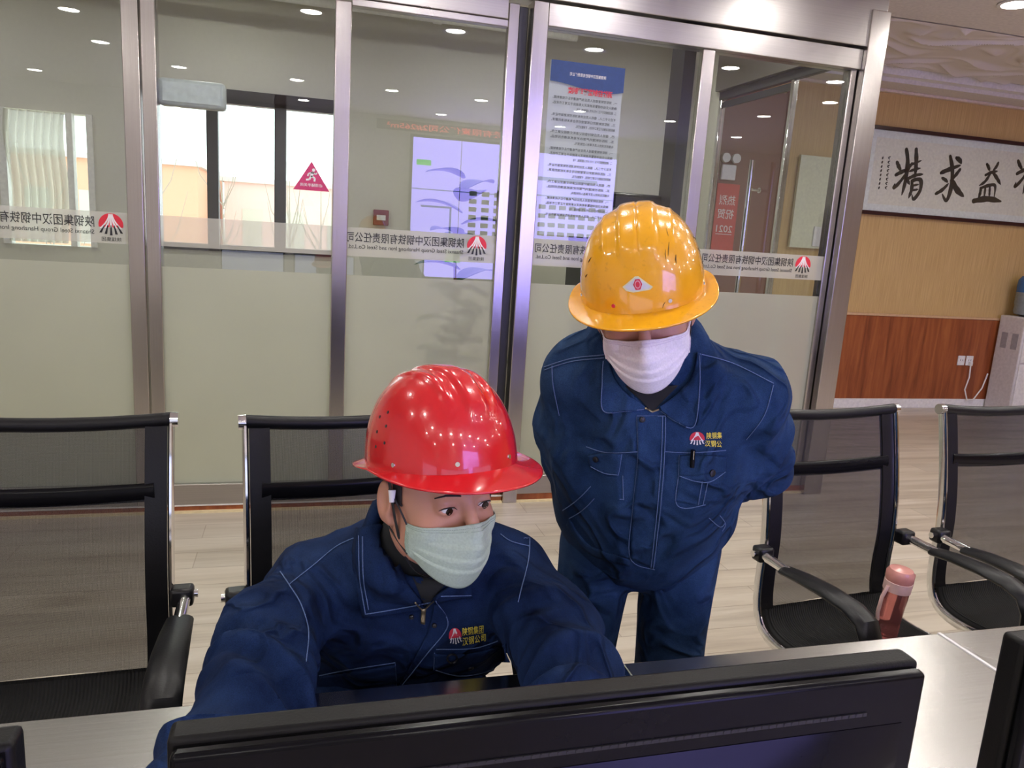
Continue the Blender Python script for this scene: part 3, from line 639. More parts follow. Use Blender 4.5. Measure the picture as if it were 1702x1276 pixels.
jb = MB().box(0.5555, 0.5645, DY0, DY1, DZ-0.02, DZ-0.002).build('joint_strip', M['chrome']); tag(jb, 'thin bright seam strip between the left and middle desk units', 'strip')
jb = MB().box(1.2625, 1.2695, DY0, DY1, DZ-0.02, DZ+0.0015).build('joint_strip', M['white']); tag(jb, 'thin bright seam strip between the middle and right desk units', 'strip')
scm = emit('monitor_glow', (0.55, 0.60, 0.85), 1.1)
def monitor(x0, x1, yb, ztop, label, group='monitors on the control desk'):
    xc = (x0+x1)/2; h = (x1-x0)/2
    mo = empty('monitor', (xc, yb, DZ), label=label, cat='monitor', group=group); T = ztop - DZ; B = T - 0.335
    MB().box(-h, h, 0.012, 0.034, B, T).build('screen_bezel', M['blacktex'], mo, bevel=0.004)
    # rear shell, stepped in and bulging towards the viewer, with a vent slot
    sh = MB(); v = []; prof = [(0.0, 0.012, 1.0, 0.0), (0.004, 0.004, 0.997, 0.004)]
    sh.box(-h+0.003, h-0.003, 0.0, 0.012, B+0.004, T-0.0035)
    sh.build('rear_shell', M['gloss'], mo, bevel=0.004)
    sh = MB(); sh.prism([(-h*0.92, B+0.02), (h*0.92, B+0.02), (h*0.92, T-0.032), (-h*0.92, T-0.032)], 0, 0.001, fn=lambda x, y, z: (x, -0.0005-z, y)); 
    k = 12; vv = []; ff = []
    for i in range(k+1):
        for j in range(k+1):
            u = i/k*2-1; q = j/k; x = u*h*0.93; z_ = B+0.015+(T-0.045-B-0.015)*q
            vv.append((x, -0.028*(1-u**4)*math.sin(PI*min(1, q*1.02))**0.6 - 0.0005, z_))
    for i in range(k):
        for j in range(k): a = i*(k+1)+j; ff.append((a, a+1, a+k+2, a+k+1))
    MB().add(vv, ff).build('rear_bulge', M['gloss'], mo, smooth=True)
    vs = MB(); vs.box(-h*0.80, h*0.80, -0.0012, 0.0, T-0.0345, T-0.0315)
    n = 70
    for i in range(n): x = -h*0.80 + 1.6*h*(i+0.5)/n; vs.box(x-0.0006, x+0.0006, -0.0016, -0.0011, T-0.0342, T-0.0318)
    vs.build('vent_slot', M['ink'], mo)
    MB().box(-h+0.012, h-0.012, 0.034, 0.0352, B+0.015, T-0.012).build('screen', scm, mo)
    MB().box(-0.035, 0.035, -0.045, -0.020, 0.01, T*0.6).build('stand_neck', M['black'], mo, bevel=0.004)
    MB().box(-0.12, 0.12, -0.10, 0.06, 0.0, 0.012).build('stand_base', M['black'], mo, bevel=0.004)
    return mo
monitor(-0.078, 0.484, 0.440, 1.182, 'black monitor seen from behind in front of the seated worker')
monitor(0.590, 1.150, 0.440, 1.188, 'black monitor partly showing at the right edge of the desk')
monitor(-0.72, -0.160, 0.440, 1.190, 'black monitor whose rounded top corner shows at the bottom left')

# ------------------------------------------------------------------ mesh chairs
PROF = [(-0.245, 0.455), (-0.20, 0.462), (-0.08, 0.452), (0.06, 0.440), (0.14, 0.445), (0.185, 0.470), (0.208, 0.520), (0.214, 0.60), (0.212, 0.70), (0.222, 0.80), (0.240, 0.90), (0.262, 1.00), (0.276, 1.055)]
HWc = 0.225
def smoothprof(P, n=4):
    out = []
    for i in range(len(P)-1):
        p0, p1, p2, p3 = [np.array(P[min(max(j, 0), len(P)-1)]) for j in (i-1, i, i+1, i+2)]
        for t in np.linspace(0, 1, n+1)[:-1]: out.append(tuple(0.5*((2*p1)+(-p0+p2)*t+(2*p0-5*p1+4*p2-p3)*t*t+(-p0+3*p1-3*p2+p3)*t**3)))
    return out + [P[-1]]
SP = smoothprof(PROF)
def strip(x0, x1, prof, th, sag=0.0, n=1):
    """a sheet following the profile, thickness th"""
    v = []; f = []; k = len(prof)
    for i, (y, z) in enumerate(prof):
        a = prof[max(i-1, 0)]; b = prof[min(i+1, k-1)]; t = np.array([b[0]-a[0], b[1]-a[1]]); t /= np.linalg.norm(t)+1e-9; nr = np.array([-t[1], t[0]])
        for j in range(n+1):
            u = j/n; x = x0+(x1-x0)*u; s = sag*math.sin(PI*u)
            for q in (-th/2, th/2): v.append((x, y + nr[0]*q + s, z + nr[1]*q))
    m_ = (n+1)*2
    for i in range(k-1):
        for j in range(n):
            a = i*m_+j*2; b = a+m_
            f += [(a, a+2, b+2, b), (a+1, b+1, b+3, a+3)]
        a = i*m_; f.append((a, a+m_, a+m_+1, a+1)); a = i*m_+n*2; f.append((a, a+1, a+m_+1, a+m_))
    return MB().add(v, f)
def make_chair(loc, rz, label):
    ch = empty('mesh_chair', loc, rz, label=label, cat='chair', group='black mesh office chairs along the desk')
    for s in (-1, 1):
        MB().tube([(s*(HWc+0.012), y, z) for y, z in SP], 1.0, 10, flat=(0.007, 0.015), up=(1, 0, 0)).build('side_frame', M['chrome'], ch, smooth=True)
    back = [p for p in SP if p[1] > 0.50 and p[0] > 0.19]; back[-1] = (back[-1][0], back[-1][1]-0.004)
    low = [p for p in SP if not (p[1] > 0.50 and p[0] > 0.19)] + back[:1]
    strip(-HWc+0.035, HWc-0.035, back, 0.003, 0.012, 8).build('mesh_back', M['mesh'], ch, smooth=True)
    for s in (-1, 1):
        a, b_ = sorted((s*(HWc+0.004), s*(HWc-0.040))); strip(a, b_, back, 0.010).build('back_border', M['leather'], ch, smooth=False)
    strip(-HWc+0.004, HWc-0.004, low, 0.045).build('seat', M['seat'], ch, bevel=0.012)
    y, z = PROF[-1]
    bar = MB(); bp = [(x, y - 0.0 + 0.012*(1-(x/HWc)**2), z - 0.013*(1-(x/HWc)**2)) for x in np.linspace(-HWc-0.012, HWc+0.012, 13)]
    bar.tube(bp, 0.0155, 14).build('top_bar', M['leather'], ch, smooth=True)
    for s in (-1, 1): MB().tube([(s*(HWc+0.010), y, z), (s*(HWc+0.026), y, z)], [0.017, 0.016], 16).build('end_cap', M['chrome'], ch, smooth=True)
    cbp = [(x, 0.238 + 0.012*(1-(x/HWc)**2), 0.905 - 0.010*(1-(x/HWc)**2)) for x in np.linspace(-HWc+0.02, HWc-0.02, 11)]
    MB().tube(cbp, 1.0, 12, flat=(0.021, 0.008), up=(0, 0, 1)).build('cross_bar', M['gloss'], ch, smooth=True)
    for s in (-1, 1):
        X = s*(HWc+0.042)
        arm = MB().tube([(X, 0.085, 0.680), (X, 0.02, 0.688), (X, -0.06, 0.692), (X, -0.14, 0.688), (X, -0.185, 0.672), (X, -0.205, 0.635), (X, -0.205, 0.575), (X, -0.200, 0.50)], [0.9, 1.0, 1.1, 1.15, 1.15, 1.1, 0.9, 0.8], 14, flat=(0.030, 0.013), up=(1, 0, 0)).build('armrest', M['leather'], ch, smooth=True)
        MB().tube([(X, 0.175, 0.684), (X, 0.06, 0.680)], 0.013, 12).build('arm_tube', M['chrome'], arm, smooth=True)
        MB().box(min(X-s*0.030, X+s*0.018), max(X-s*0.030, X+s*0.018), 0.165, 0.205, 0.664, 0.706).build('arm_bracket', M['black'], arm, bevel=0.008)
        MB().tube([(X+s*0.016, 0.188, 0.686), (X+s*0.026, 0.188, 0.686)], 0.009, 12).build('bolt', M['chrome'], arm, smooth=True)
        MB().tube([(X, -0.200, 0.51), (X-s*0.012, -0.19, 0.462)], 0.011, 10).build('arm_foot', M['chrome'], arm, smooth=True)
    MB().lathe([(0.09, 0.395), (0.09, 0.42), (0.03, 0.42), (0.03, 0.395)], 20).build('seat_plate', M['black'], ch)
    MB().lathe([(0.026, 0.10), (0.026, 0.28), (0.017, 0.28), (0.017, 0.40)], 16).build('gas_lift', M['chrome'], ch, smooth=True)
    for k in range(5):
        a = 2*PI*k/5 + 0.3; c, s = math.cos(a), math.sin(a)
        lg = MB().tube([(0.02*c, 0.02*s, 0.115), (0.16*c, 0.16*s, 0.095), (0.28*c, 0.28*s, 0.065)], [0.022, 0.017, 0.013], 10).build('base_leg', M['chrome'], ch, smooth=True)
        MB().tube([(0.285*c-0.02*s, 0.285*s+0.02*c, 0.028), (0.285*c+0.02*s, 0.285*s-0.02*c, 0.028)], 0.028, 16).build('caster', M['black'], lg, smooth=True)
    return ch
chair0 = make_chair((-0.500, 1.465, 0), 0.03, 'black mesh chair at the left edge of the picture')
def dup_chair(loc, rz, label):
    r = chair0.copy(); C.objects.link(r); r.location = loc; r.rotation_euler = (0, 0, rz); r['label'] = label
    for ch in list(chair0.children):
        c = ch.copy(); C.objects.link(c); c.parent = r
        for g in list(ch.children): d = g.copy(); C.objects.link(d); d.parent = c
    return r
dup_chair((0.152, 1.48, 0), 0.13, 'black mesh chair behind the seated worker in the red hard hat')
dup_chair((1.500, 1.545, 0), 0.11, 'black mesh chair with the pink water bottle on its seat')
dup_chair((2.135, 1.58, 0), 0.045, 'black mesh chair cut off by the right edge of the picture')

# pink drinking bottle on the chair seat
pk = plain('pink_translucent', (0.75, 0.28, 0.26), 0.12, nstr=0, Transmission_Weight=0.85); pk2 = plain('pink_cap', (0.80, 0.36, 0.30), 0.2, nstr=0, Transmission_Weight=0.25); pk3 = plain('pale_pink_ring', (0.72, 0.47, 0.42), 0.4, nstr=0)
bo = empty('drinking_bottle', (1.560, 1.585, 0.470), label='small pink translucent drinking bottle standing on the chair seat', cat='bottle'); bo.rotation_euler = (0.05, 0.04, 0)
MB().lathe([(0.026, 0.0), (0.030, 0.004), (0.030, 0.045), (0.028, 0.050), (0.030, 0.056), (0.031, 0.100), (0.033, 0.125), (0.033, 0.145)], 28).build('bottle_body', pk, bo, smooth=True)
MB().lathe([(0.0355, 0.145), (0.0355, 0.172), (0.033, 0.174), (0.033, 0.146)], 28).build('neck_ring', pk3, bo, smooth=True)
MB().lathe([(0.034, 0.172), (0.036, 0.180), (0.036, 0.196), (0.030, 0.206), (0.010, 0.209), (0.0, 0.209)], 28).build('bottle_cap', pk2, bo, smooth=True)
MB().tube([(-0.036, -0.005, 0.16), (-0.050, -0.008, 0.13), (-0.052, -0.008, 0.085), (-0.045, -0.006, 0.060)], 0.005, 8).build('carry_strap', pk3, bo, smooth=True)
MB().box(0.030, 0.042, -0.012, 0.012, 0.150, 0.195).build('cap_latch', pk2, bo, bevel=0.003)
# ================================================================== PEOPLE
class SDF:
    """signed distance field on a rectilinear grid, meshed by surface nets"""
    def __init__(s, xs, ys, zs):
        s.ax = [np.asarray(a, np.float32) for a in (xs, ys, zs)]; s.F = np.full([len(a) for a in s.ax], 0.2, np.float32)
    def op(s, fn, lo, hi, k=0.02, mode='u'):
        sl = []
        for a, l, h in zip(s.ax, lo, hi):
            i, j = np.searchsorted(a, l), np.searchsorted(a, h); sl.append(slice(max(0, i-1), min(len(a), j+1)))
        if any(q.stop - q.start < 2 for q in sl): return
        X, Y, Z = np.meshgrid(s.ax[0][sl[0]], s.ax[1][sl[1]], s.ax[2][sl[2]], indexing='ij', sparse=True)
        d = fn(X, Y, Z).astype(np.float32); A = s.F[tuple(sl)]
        if mode == 'u':
            h = np.clip(0.5 + 0.5*(A-d)/k, 0, 1); r = A*(1-h) + d*h - k*h*(1-h)
            r = np.where(A > 0.19, np.minimum(A, d), r)
        elif mode == 's':                       # smooth subtraction of d
            h = np.clip(0.5 - 0.5*(A+d)/k, 0, 1); r = A*(1-h) - d*h + k*h*(1-h)
        s.F[tuple(sl)] = r
    def seg(s, p0, p1, a0, a1, b0=None, b1=None, side=(1, 0, 0), k=0.02, cap=None, mode='u'):
        p0 = np.array(p0, float); p1 = np.array(p1, float); L = np.linalg.norm(p1-p0) + 1e-9; ax = (p1-p0)/L
        b0 = a0 if b0 is None else b0; b1 = a1 if b1 is None else b1
        sd = np.array(side, float); sd -= ax*sd.dot(ax)
        if np.linalg.norm(sd) < 1e-3: sd = np.array([0, 1.0, 0]) - ax*ax[1]
        sd /= np.linalg.norm(sd); fr = np.cross(ax, sd); m = max(a0, a1, b0, b1) + 0.05 + (0 if mode == 'u' else 0)
        def fn(X, Y, Z):
            X, Y, Z = X-p0[0], Y-p0[1], Z-p0[2]
            t = X*ax[0]+Y*ax[1]+Z*ax[2]; q = np.clip(t/L, 0, 1); e = t - q*L
            u = X*sd[0]+Y*sd[1]+Z*sd[2]; w_ = X*fr[0]+Y*fr[1]+Z*fr[2]
            a = a0+(a1-a0)*q; b = b0+(b1-b0)*q; mn = np.minimum(a, b); c = mn if cap is None else cap
            return (np.sqrt((u/a)**2 + (w_/b)**2 + (e/c)**2) - 1) * mn
        s.op(fn, np.minimum(p0, p1)-m, np.maximum(p0, p1)+m, k, mode)
    def chain(s, pts, k=0.03, side=(1, 0, 0)):
        """pts: (centre, a, b)"""
        for q0, q1 in zip(pts, pts[1:]): s.seg(q0[0], q1[0], q0[1], q1[1], q0[2], q1[2], side, k)
    def ell(s, c, r, Mx=None, k=0.015, mode='u'):
        """ellipsoid; Mx = 3x3 columns are its axes"""
        c = np.array(c, float); Mx = np.eye(3) if Mx is None else Mx; r = np.array(r, float); m = r.max() + 0.04
        def fn(X, Y, Z):
            X, Y, Z = X-c[0], Y-c[1], Z-c[2]; q = 0
            for i in range(3): q = q + ((X*Mx[0, i]+Y*Mx[1, i]+Z*Mx[2, i])/r[i])**2
            q = np.sqrt(q); return (q-1)*r.min()*0.5 + (q-1)*0.5*r.mean()
        s.op(fn, c-m, c+m, k, mode)
    def mesh(s, relax=2):
        F = s.F; S = F < 0; nx, ny, nz = F.shape
        c = np.zeros((nx-1, ny-1, nz-1), np.uint8)
        for dx in (0, 1):
            for dy in (0, 1):
                for dz in (0, 1): c += S[dx:nx-1+dx, dy:ny-1+dy, dz:nz-1+dz]
        I = np.argwhere((c > 0) & (c < 8)); n = len(I); ids = np.full(c.shape, -1, np.int32); ids[I[:, 0], I[:, 1], I[:, 2]] = np.arange(n)
        acc = np.zeros((n, 3)); cnt = np.zeros(n)
        cs = [(a, b, d) for a in (0, 1) for b in (0, 1) for d in (0, 1)]
        val = {q: F[I[:, 0]+q[0], I[:, 1]+q[1], I[:, 2]+q[2]].astype(np.float64) for q in cs}
        for a in cs:
            for d in range(3):
                if a[d]: continue
                b = tuple(1 if i == d else a[i] for i in range(3)); fa, fb = val[a], val[b]; x = (fa < 0) != (fb < 0)
                t = np.where(x, fa/np.where(fa-fb == 0, 1, fa-fb), 0); p = np.array(a, float)[None, :].repeat(n, 0); p[:, d] = t
                acc += np.where(x[:, None], p, 0); cnt += x
        G = I + acc/cnt[:, None]; V = np.stack([np.interp(G[:, i], np.arange(len(s.ax[i])), s.ax[i]) for i in range(3)], 1)
        Q = []
        for d in range(3):
            o1, o2 = [(1, 2), (2, 0), (0, 1)][d]
            A = S[tuple(slice(0, -1) if i == d else slice(1, -1) for i in range(3))]; B = S[tuple(slice(1, None) if i == d else slice(1, -1) for i in range(3))]
            E_ = np.argwhere(A != B); inside = A[E_[:, 0], E_[:, 1], E_[:, 2]]
            base = E_.copy()
            for i in range(3):
                if i != d: base[:, i] += 1
            def cell(du, dv):
                q = base.copy(); q[:, o1] -= du; q[:, o2] -= dv; return ids[q[:, 0], q[:, 1], q[:, 2]]
            q = np.stack([cell(1, 1), cell(0, 1), cell(0, 0), cell(1, 0)], 1); q[~inside] = q[~inside][:, ::-1]; Q.append(q)
        Q = np.concatenate(Q); Q = Q[(Q >= 0).all(1)]
        for _ in range(relax): V = relax_mesh(V, Q, 0.5)
        return V, Q
def relax_mesh(V, Q, f):
    A = np.zeros_like(V); cnt = np.zeros(len(V))
    for i in range(4):
        a, b = Q[:, i], Q[:, (i+1) % 4]
        for j in range(3): A[:, j] += np.bincount(a, V[b, j], len(V)) + np.bincount(b, V[a, j], len(V))
        cnt += np.bincount(a, minlength=len(V)) + np.bincount(b, minlength=len(V))
    return V*(1-f) + f*A/np.maximum(cnt, 1)[:, None]
def vnormals(V, Q):
    d = np.cross(V[Q[:, 2]]-V[Q[:, 0]], V[Q[:, 3]]-V[Q[:, 1]]); N = np.zeros_like(V)
    for i in range(4):
        for j in range(3): N[:, j] += np.bincount(Q[:, i], d[:, j], len(V))
    return N/(np.linalg.norm(N, axis=1)[:, None]+1e-12)
def axis(lo, hi, step, fine=()):
    """grid lines from lo to hi, finer inside the (a, b, step) ranges"""
    out = [lo]; x = lo
    while x < hi:
        st = step
        for a, b, f_ in fine:
            if a - 0.004 <= x <= b: st = min(st, f_)
        x += st; out.append(x)
    return out
def obj_from(name, V, Q, mats, parent=None, fmat=None, **kw):
    me = bpy.data.meshes.new(name); me.vertices.add(len(V)); me.vertices.foreach_set('co', np.asarray(V, np.float32).ravel())
    k = Q.shape[1]; me.loops.add(len(Q)*k); me.loops.foreach_set('vertex_index', Q.astype(np.int32).ravel())
    me.polygons.add(len(Q)); me.polygons.foreach_set('loop_start', np.arange(0, len(Q)*k, k, dtype=np.int32)); me.update(calc_edges=True)
    for m in (mats if isinstance(mats, (list, tuple)) else [mats]): me.materials.append(m)
    if fmat is not None: me.polygons.foreach_set('material_index', fmat.astype(np.int32))
    me.polygons.foreach_set('use_smooth', np.ones(len(Q), bool)); me.validate()
    o = bpy.data.objects.new(name, me); link(o, parent); return tag(o, **kw)
def folds(V, N, seed, amp, freq, mask=None, stretch=(1, 1, 1)):
    """cloth folds: warped ridges of random directions pushed along the normal"""
    r = np.random.default_rng(seed); d = np.zeros(len(V)); W = V*np.array(stretch)
    for i in range(5):
        kx = r.normal(size=3); kx /= np.linalg.norm(kx); k2 = r.normal(size=3)*freq*0.35; f = freq*(0.6+0.9*r.random())
        ph = W@kx*f + 1.6*np.sin(W@k2 + r.random()*6) + r.random()*6
        d += (1-np.abs(np.sin(ph)))**1.5 * (0.5+0.5*np.sin(W@r.normal(size=3)*freq*0.3+r.random()*6))
    for i in range(5):
        kx = r.normal(size=3); kx /= np.linalg.norm(kx); k2 = r.normal(size=3)*freq*0.5; f = freq*(1.7+1.4*r.random())
        d += 0.30*(1-np.abs(np.sin(W@kx*f + 1.9*np.sin(W@k2 + r.random()*6))))**1.6 * (0.5+0.5*np.sin(W@r.normal(size=3)*freq*0.5+r.random()*6))**2
    d = d/1.9 - 0.55
    return V + N*(d*amp*(1 if mask is None else mask))[:, None]
def bunch(V, N, p0, p1, R_, n, amp, seed, t0=0, t1=1, ph0=0.0, lopside=0.5):
    """rings of slack cloth around a limb between p0 and p1"""
    p0 = np.array(p0); p1 = np.array(p1); L = np.linalg.norm(p1-p0); ax = (p1-p0)/L; a = np.cross(ax, [0, 0, 1.0]); a /= np.linalg.norm(a); b = np.cross(ax, a)
    r = np.random.default_rng(seed); W = V-p0; t = W@ax/L; u = W@a; w_ = W@b; rad = np.hypot(u, w_); phi = np.arctan2(w_, u)
    m = np.exp(-np.clip(rad-R_, 0, None)**2/0.02**2)*np.clip((t-t0)/0.12, 0, 1)*np.clip((t1-t)/0.12, 0, 1)
    d = np.zeros(len(V))
    for i in range(n):
        tc = t0+(t1-t0)*(i+0.5+0.35*r.normal())/n; sk = r.normal()*0.07; ph = ph0 + r.normal()*0.9; wd = 0.035/L*(0.5+0.5*r.random())*0.6
        d += np.exp(-((t-tc-sk*np.sin(phi-ph))/wd)**2)*(lopside+(1-lopside)*np.cos((phi-ph)))*(0.6+0.6*r.random())
    return V + N*(d*amp*m)[:, None]

# ---- cloth and skin ------------------------------------------------
def denim(name, c1, c2, bscale=1.0):
    m, nt, p = new_mat(name); v = coords(nt)
    n1 = nd(nt, 'ShaderNodeTexNoise', Scale=9.0, Detail=6.0, Roughness=0.6); nt.links.new(v, n1.inputs['Vector'])
    n2 = nd(nt, 'ShaderNodeTexNoise', Scale=700.0, Detail=2.0); nt.links.new(v, n2.inputs['Vector'])
    n3 = nd(nt, 'ShaderNodeTexNoise', Scale=16.0, Detail=3.0, Distortion=0.5); nt.links.new(v, n3.inputs['Vector'])
    r = ramp(nt, n1.outputs[0], [(0.34, c1), (0.68, c2)])
    r2 = ramp(nt, n2.outputs[0], [(0.3, (0.72, 0.72, 0.75)), (0.7, (1.3, 1.3, 1.25))])
    mx = nd(nt, 'ShaderNodeMix', data_type='RGBA', blend_type='MULTIPLY'); mx.inputs[0].default_value = 1
    nt.links.new(r.outputs[0], mx.inputs[6]); nt.links.new(r2.outputs[0], mx.inputs[7]); nt.links.new(mx.outputs[2], p.inputs['Base Color'])
    p.inputs['Roughness'].default_value = 0.9; p.inputs['Specular IOR Level'].default_value = 0.12
    a = nd(nt, 'ShaderNodeMath', operation='MULTIPLY_ADD'); a.inputs[1].default_value = 0.12; nt.links.new(n2.outputs[0], a.inputs[0]); nt.links.new(n3.outputs[0], a.inputs[2])
    n4 = nd(nt, 'ShaderNodeTexNoise', Scale=6.5, Detail=2.5, Roughness=0.45, Distortion=0.9); nt.links.new(coords(nt, (1, 1, 0.75), rot=(0.3, 0.2, 0.4)), n4.inputs['Vector'])
    rg = ramp(nt, n4.outputs[0], [(0.36, (0, 0, 0)), (0.455, (0.25,)*3), (0.50, (1, 1, 1)), (0.555, (0.25,)*3), (0.64, (0, 0, 0))])
    rg.color_ramp.interpolation = 'B_SPLINE'
    b1 = nt.nodes.new('ShaderNodeBump'); b1.inputs['Strength'].default_value = 0.85; b1.inputs['Distance'].default_value = 0.022; nt.links.new(rg.outputs[0], b1.inputs['Height'])
    b2 = bump(nt, p, a.outputs[0], 0.5*bscale, 0.006); nt.links.new(b1.outputs[0], b2.inputs['Normal']); return m
M['denimA'] = denim('navy_denim', (0.0050, 0.0125, 0.044), (0.0135, 0.031, 0.092))
M['denimB'] = denim('blue_denim', (0.0090, 0.0255, 0.072), (0.0260, 0.061, 0.148))
M['stitch'] = plain('pale_blue_stitching', (0.10, 0.16, 0.32), 0.8, nscale=900, var=0.5, nstr=0)
M['snap'] = plain('dark_snap_button', (0.03, 0.03, 0.035), 0.35, 0.6, nstr=0)
M['brass'] = plain('brass_zip', (0.45, 0.38, 0.24), 0.35, 0.9, nstr=0)
M['black_cloth'] = plain('black_undershirt', (0.012, 0.013, 0.013), 0.9)
M['hair'] = plain('short_black_hair', (0.018, 0.014, 0.012), 0.7, nscale=900, nstr=0.6)
def skinmat(name, col):
    m, nt, p = new_mat(name); n = nd(nt, 'ShaderNodeTexNoise', Scale=14.0, Detail=6.0); nt.links.new(coords(nt), n.inputs['Vector'])
    r = ramp(nt, n.outputs[0], [(0.3, tuple(x*q for x, q in zip(col, (0.97, 0.86, 0.82)))), (0.7, col)]); nt.links.new(r.outputs[0], p.inputs['Base Color'])
    p.inputs['Roughness'].default_value = 0.48; p.inputs['Subsurface Weight'].default_value = 0.12; p.inputs['Subsurface Radius'].default_value = (0.012, 0.004, 0.002)
    p.inputs['Subsurface Scale'].default_value = 0.5
    n2 = nd(nt, 'ShaderNodeTexNoise', Scale=420.0, Detail=3.0); nt.links.new(coords(nt), n2.inputs['Vector']); bump(nt, p, n2.outputs[0], 0.12, 0.001); return m
M['skinA'] = skinmat('warm_skin', (0.54, 0.28, 0.185)); M['skinB'] = skinmat('tan_skin', (0.50, 0.27, 0.19))

# ---- head frame ------------------------------------------------------
def head_frame(az, pitch, roll):
    F = Vector((math.sin(az), -math.cos(az), 0)); R_ = Vector((-math.cos(az), -math.sin(az), 0)); U = Vector((0, 0, 1))
    F, U = F*math.cos(pitch) - U*math.sin(pitch), U*math.cos(pitch) + F*math.sin(pitch)
    R_, U = R_*math.cos(roll) + U*math.sin(roll), U*math.cos(roll) - R_*math.sin(roll)
    return np.array([R_, F, U]).T            # columns: person's right, front, up
def add_head(S, H0, Mx, neck):
    """H0 = centre between the ears at eye level"""
    L = lambda x, y, z: H0 + Mx @ np.array([x, y, z])
    E = lambda c, r, **k: S.ell(L(*c), r, Mx, **k)
    G = lambda a, b, ra, rb, **k: S.seg(L(*a), L(*b), ra, rb, side=Mx[:, 0], **k)
    E((0, -0.014, 0.032), (0.077, 0.097, 0.088)); E((0, 0.018, -0.030), (0.069, 0.070, 0.086), k=0.03)
    E((0, 0.030, -0.082), (0.052, 0.050, 0.036), k=0.03); E((0, 0.064, -0.103), (0.024, 0.018, 0.017), k=0.02)
    for s in (-1, 1):
        E((s*0.040, 0.054, -0.038), (0.028, 0.026, 0.026), k=0.02)
        E((s*0.057, 0.010, -0.066), (0.018, 0.034, 0.026), k=0.025)
    G((-0.034, 0.078, 0.021), (0.034, 0.078, 0.021), 0.012, 0.012, k=0.018)
    for s in (-1, 1): E((s*0.033, 0.100, -0.001), (0.019, 0.014, 0.012), k=0.012, mode='s')
    for s in (-1, 1): E((s*0.032, 0.0765, -0.001), (0.0165, 0.0148, 0.0140), k=0.005)
    for s in (-1, 1): E((s*0.0325, 0.093, -0.0025), (0.0145, 0.014, 0.0041), k=0.0025, mode='s')
    G((0, 0.088, 0.010), (0, 0.110, -0.034), 0.0080, 0.0115, k=0.012); E((0, 0.112, -0.038), (0.011, 0.010, 0.009), k=0.008)
    for s in (-1, 1): E((s*0.013, 0.100, -0.041), (0.008, 0.010, 0.008), k=0.006)
    E((0, 0.092, -0.068), (0.024, 0.010, 0.010), k=0.012)
    E((0, 0.1015, -0.0665), (0.020, 0.006, 0.0012), k=0.003, mode='s')
    for s in (-1, 1):
        E((s*0.084, -0.016, -0.012), (0.010, 0.020, 0.034), k=0.006); E((s*0.093, -0.008, -0.007), (0.008, 0.012, 0.020), k=0.005, mode='s')
        E((s*0.079, -0.006, -0.040), (0.006, 0.008, 0.010), k=0.006)
    S.seg(L(0, -0.030, -0.045), neck, 0.054, 0.060, side=Mx[:, 0], k=0.03)
def hand(S, wrist, fwd, palm_n, thumb_side, curl=0.35, sc=1.0):
    """palm and five unequal, bent fingers; fwd = towards the fingertips, palm_n = out of the palm"""
    f = np.array(fwd, float); f /= np.linalg.norm(f); n = np.array(palm_n, float); n -= f*n.dot(f); n /= np.linalg.norm(n); t = np.cross(f, n)*thumb_side
    w_ = np.array(wrist, float); pc = w_ + f*0.048*sc
    S.seg(w_ - f*0.02, w_ + f*0.02, 0.028*sc, 0.034*sc, 0.020*sc, 0.017*sc, side=t, k=0.015)
    S.seg(w_ + f*0.02, w_ + f*0.085*sc, 0.036*sc, 0.040*sc, 0.015*sc, 0.012*sc, side=t, k=0.012)
    for i, (o, L_, r) in enumerate(((0.030, 0.072, 0.0090), (0.010, 0.080, 0.0093), (-0.010, 0.074, 0.0088), (-0.029, 0.058, 0.0078))):
        p = w_ + f*0.088*sc + t*o*sc; d = f.copy(); cu = curl*(0.85+0.12*i)
        for q, fr in enumerate((0.46, 0.30, 0.24)):
            a = cu*(q+0.6); d2 = f*math.cos(a) + n*math.sin(a); p2 = p + d2*L_*fr*sc; S.seg(p, p2, r*sc*(1-0.08*q), r*sc*(0.94-0.08*q), k=0.004); p = p2
    p = w_ + f*0.030*sc + t*0.028*sc; d = (f*0.62 + t*0.62 + n*0.35); d /= np.linalg.norm(d); p2 = p + d*0.040*sc; S.seg(p, p2, 0.0135*sc, 0.011*sc, k=0.010)
    d = f*0.85 + t*0.25 + n*0.35; d /= np.linalg.norm(d); S.seg(p2, p2 + d*0.030*sc, 0.0108*sc, 0.0088*sc, k=0.004)

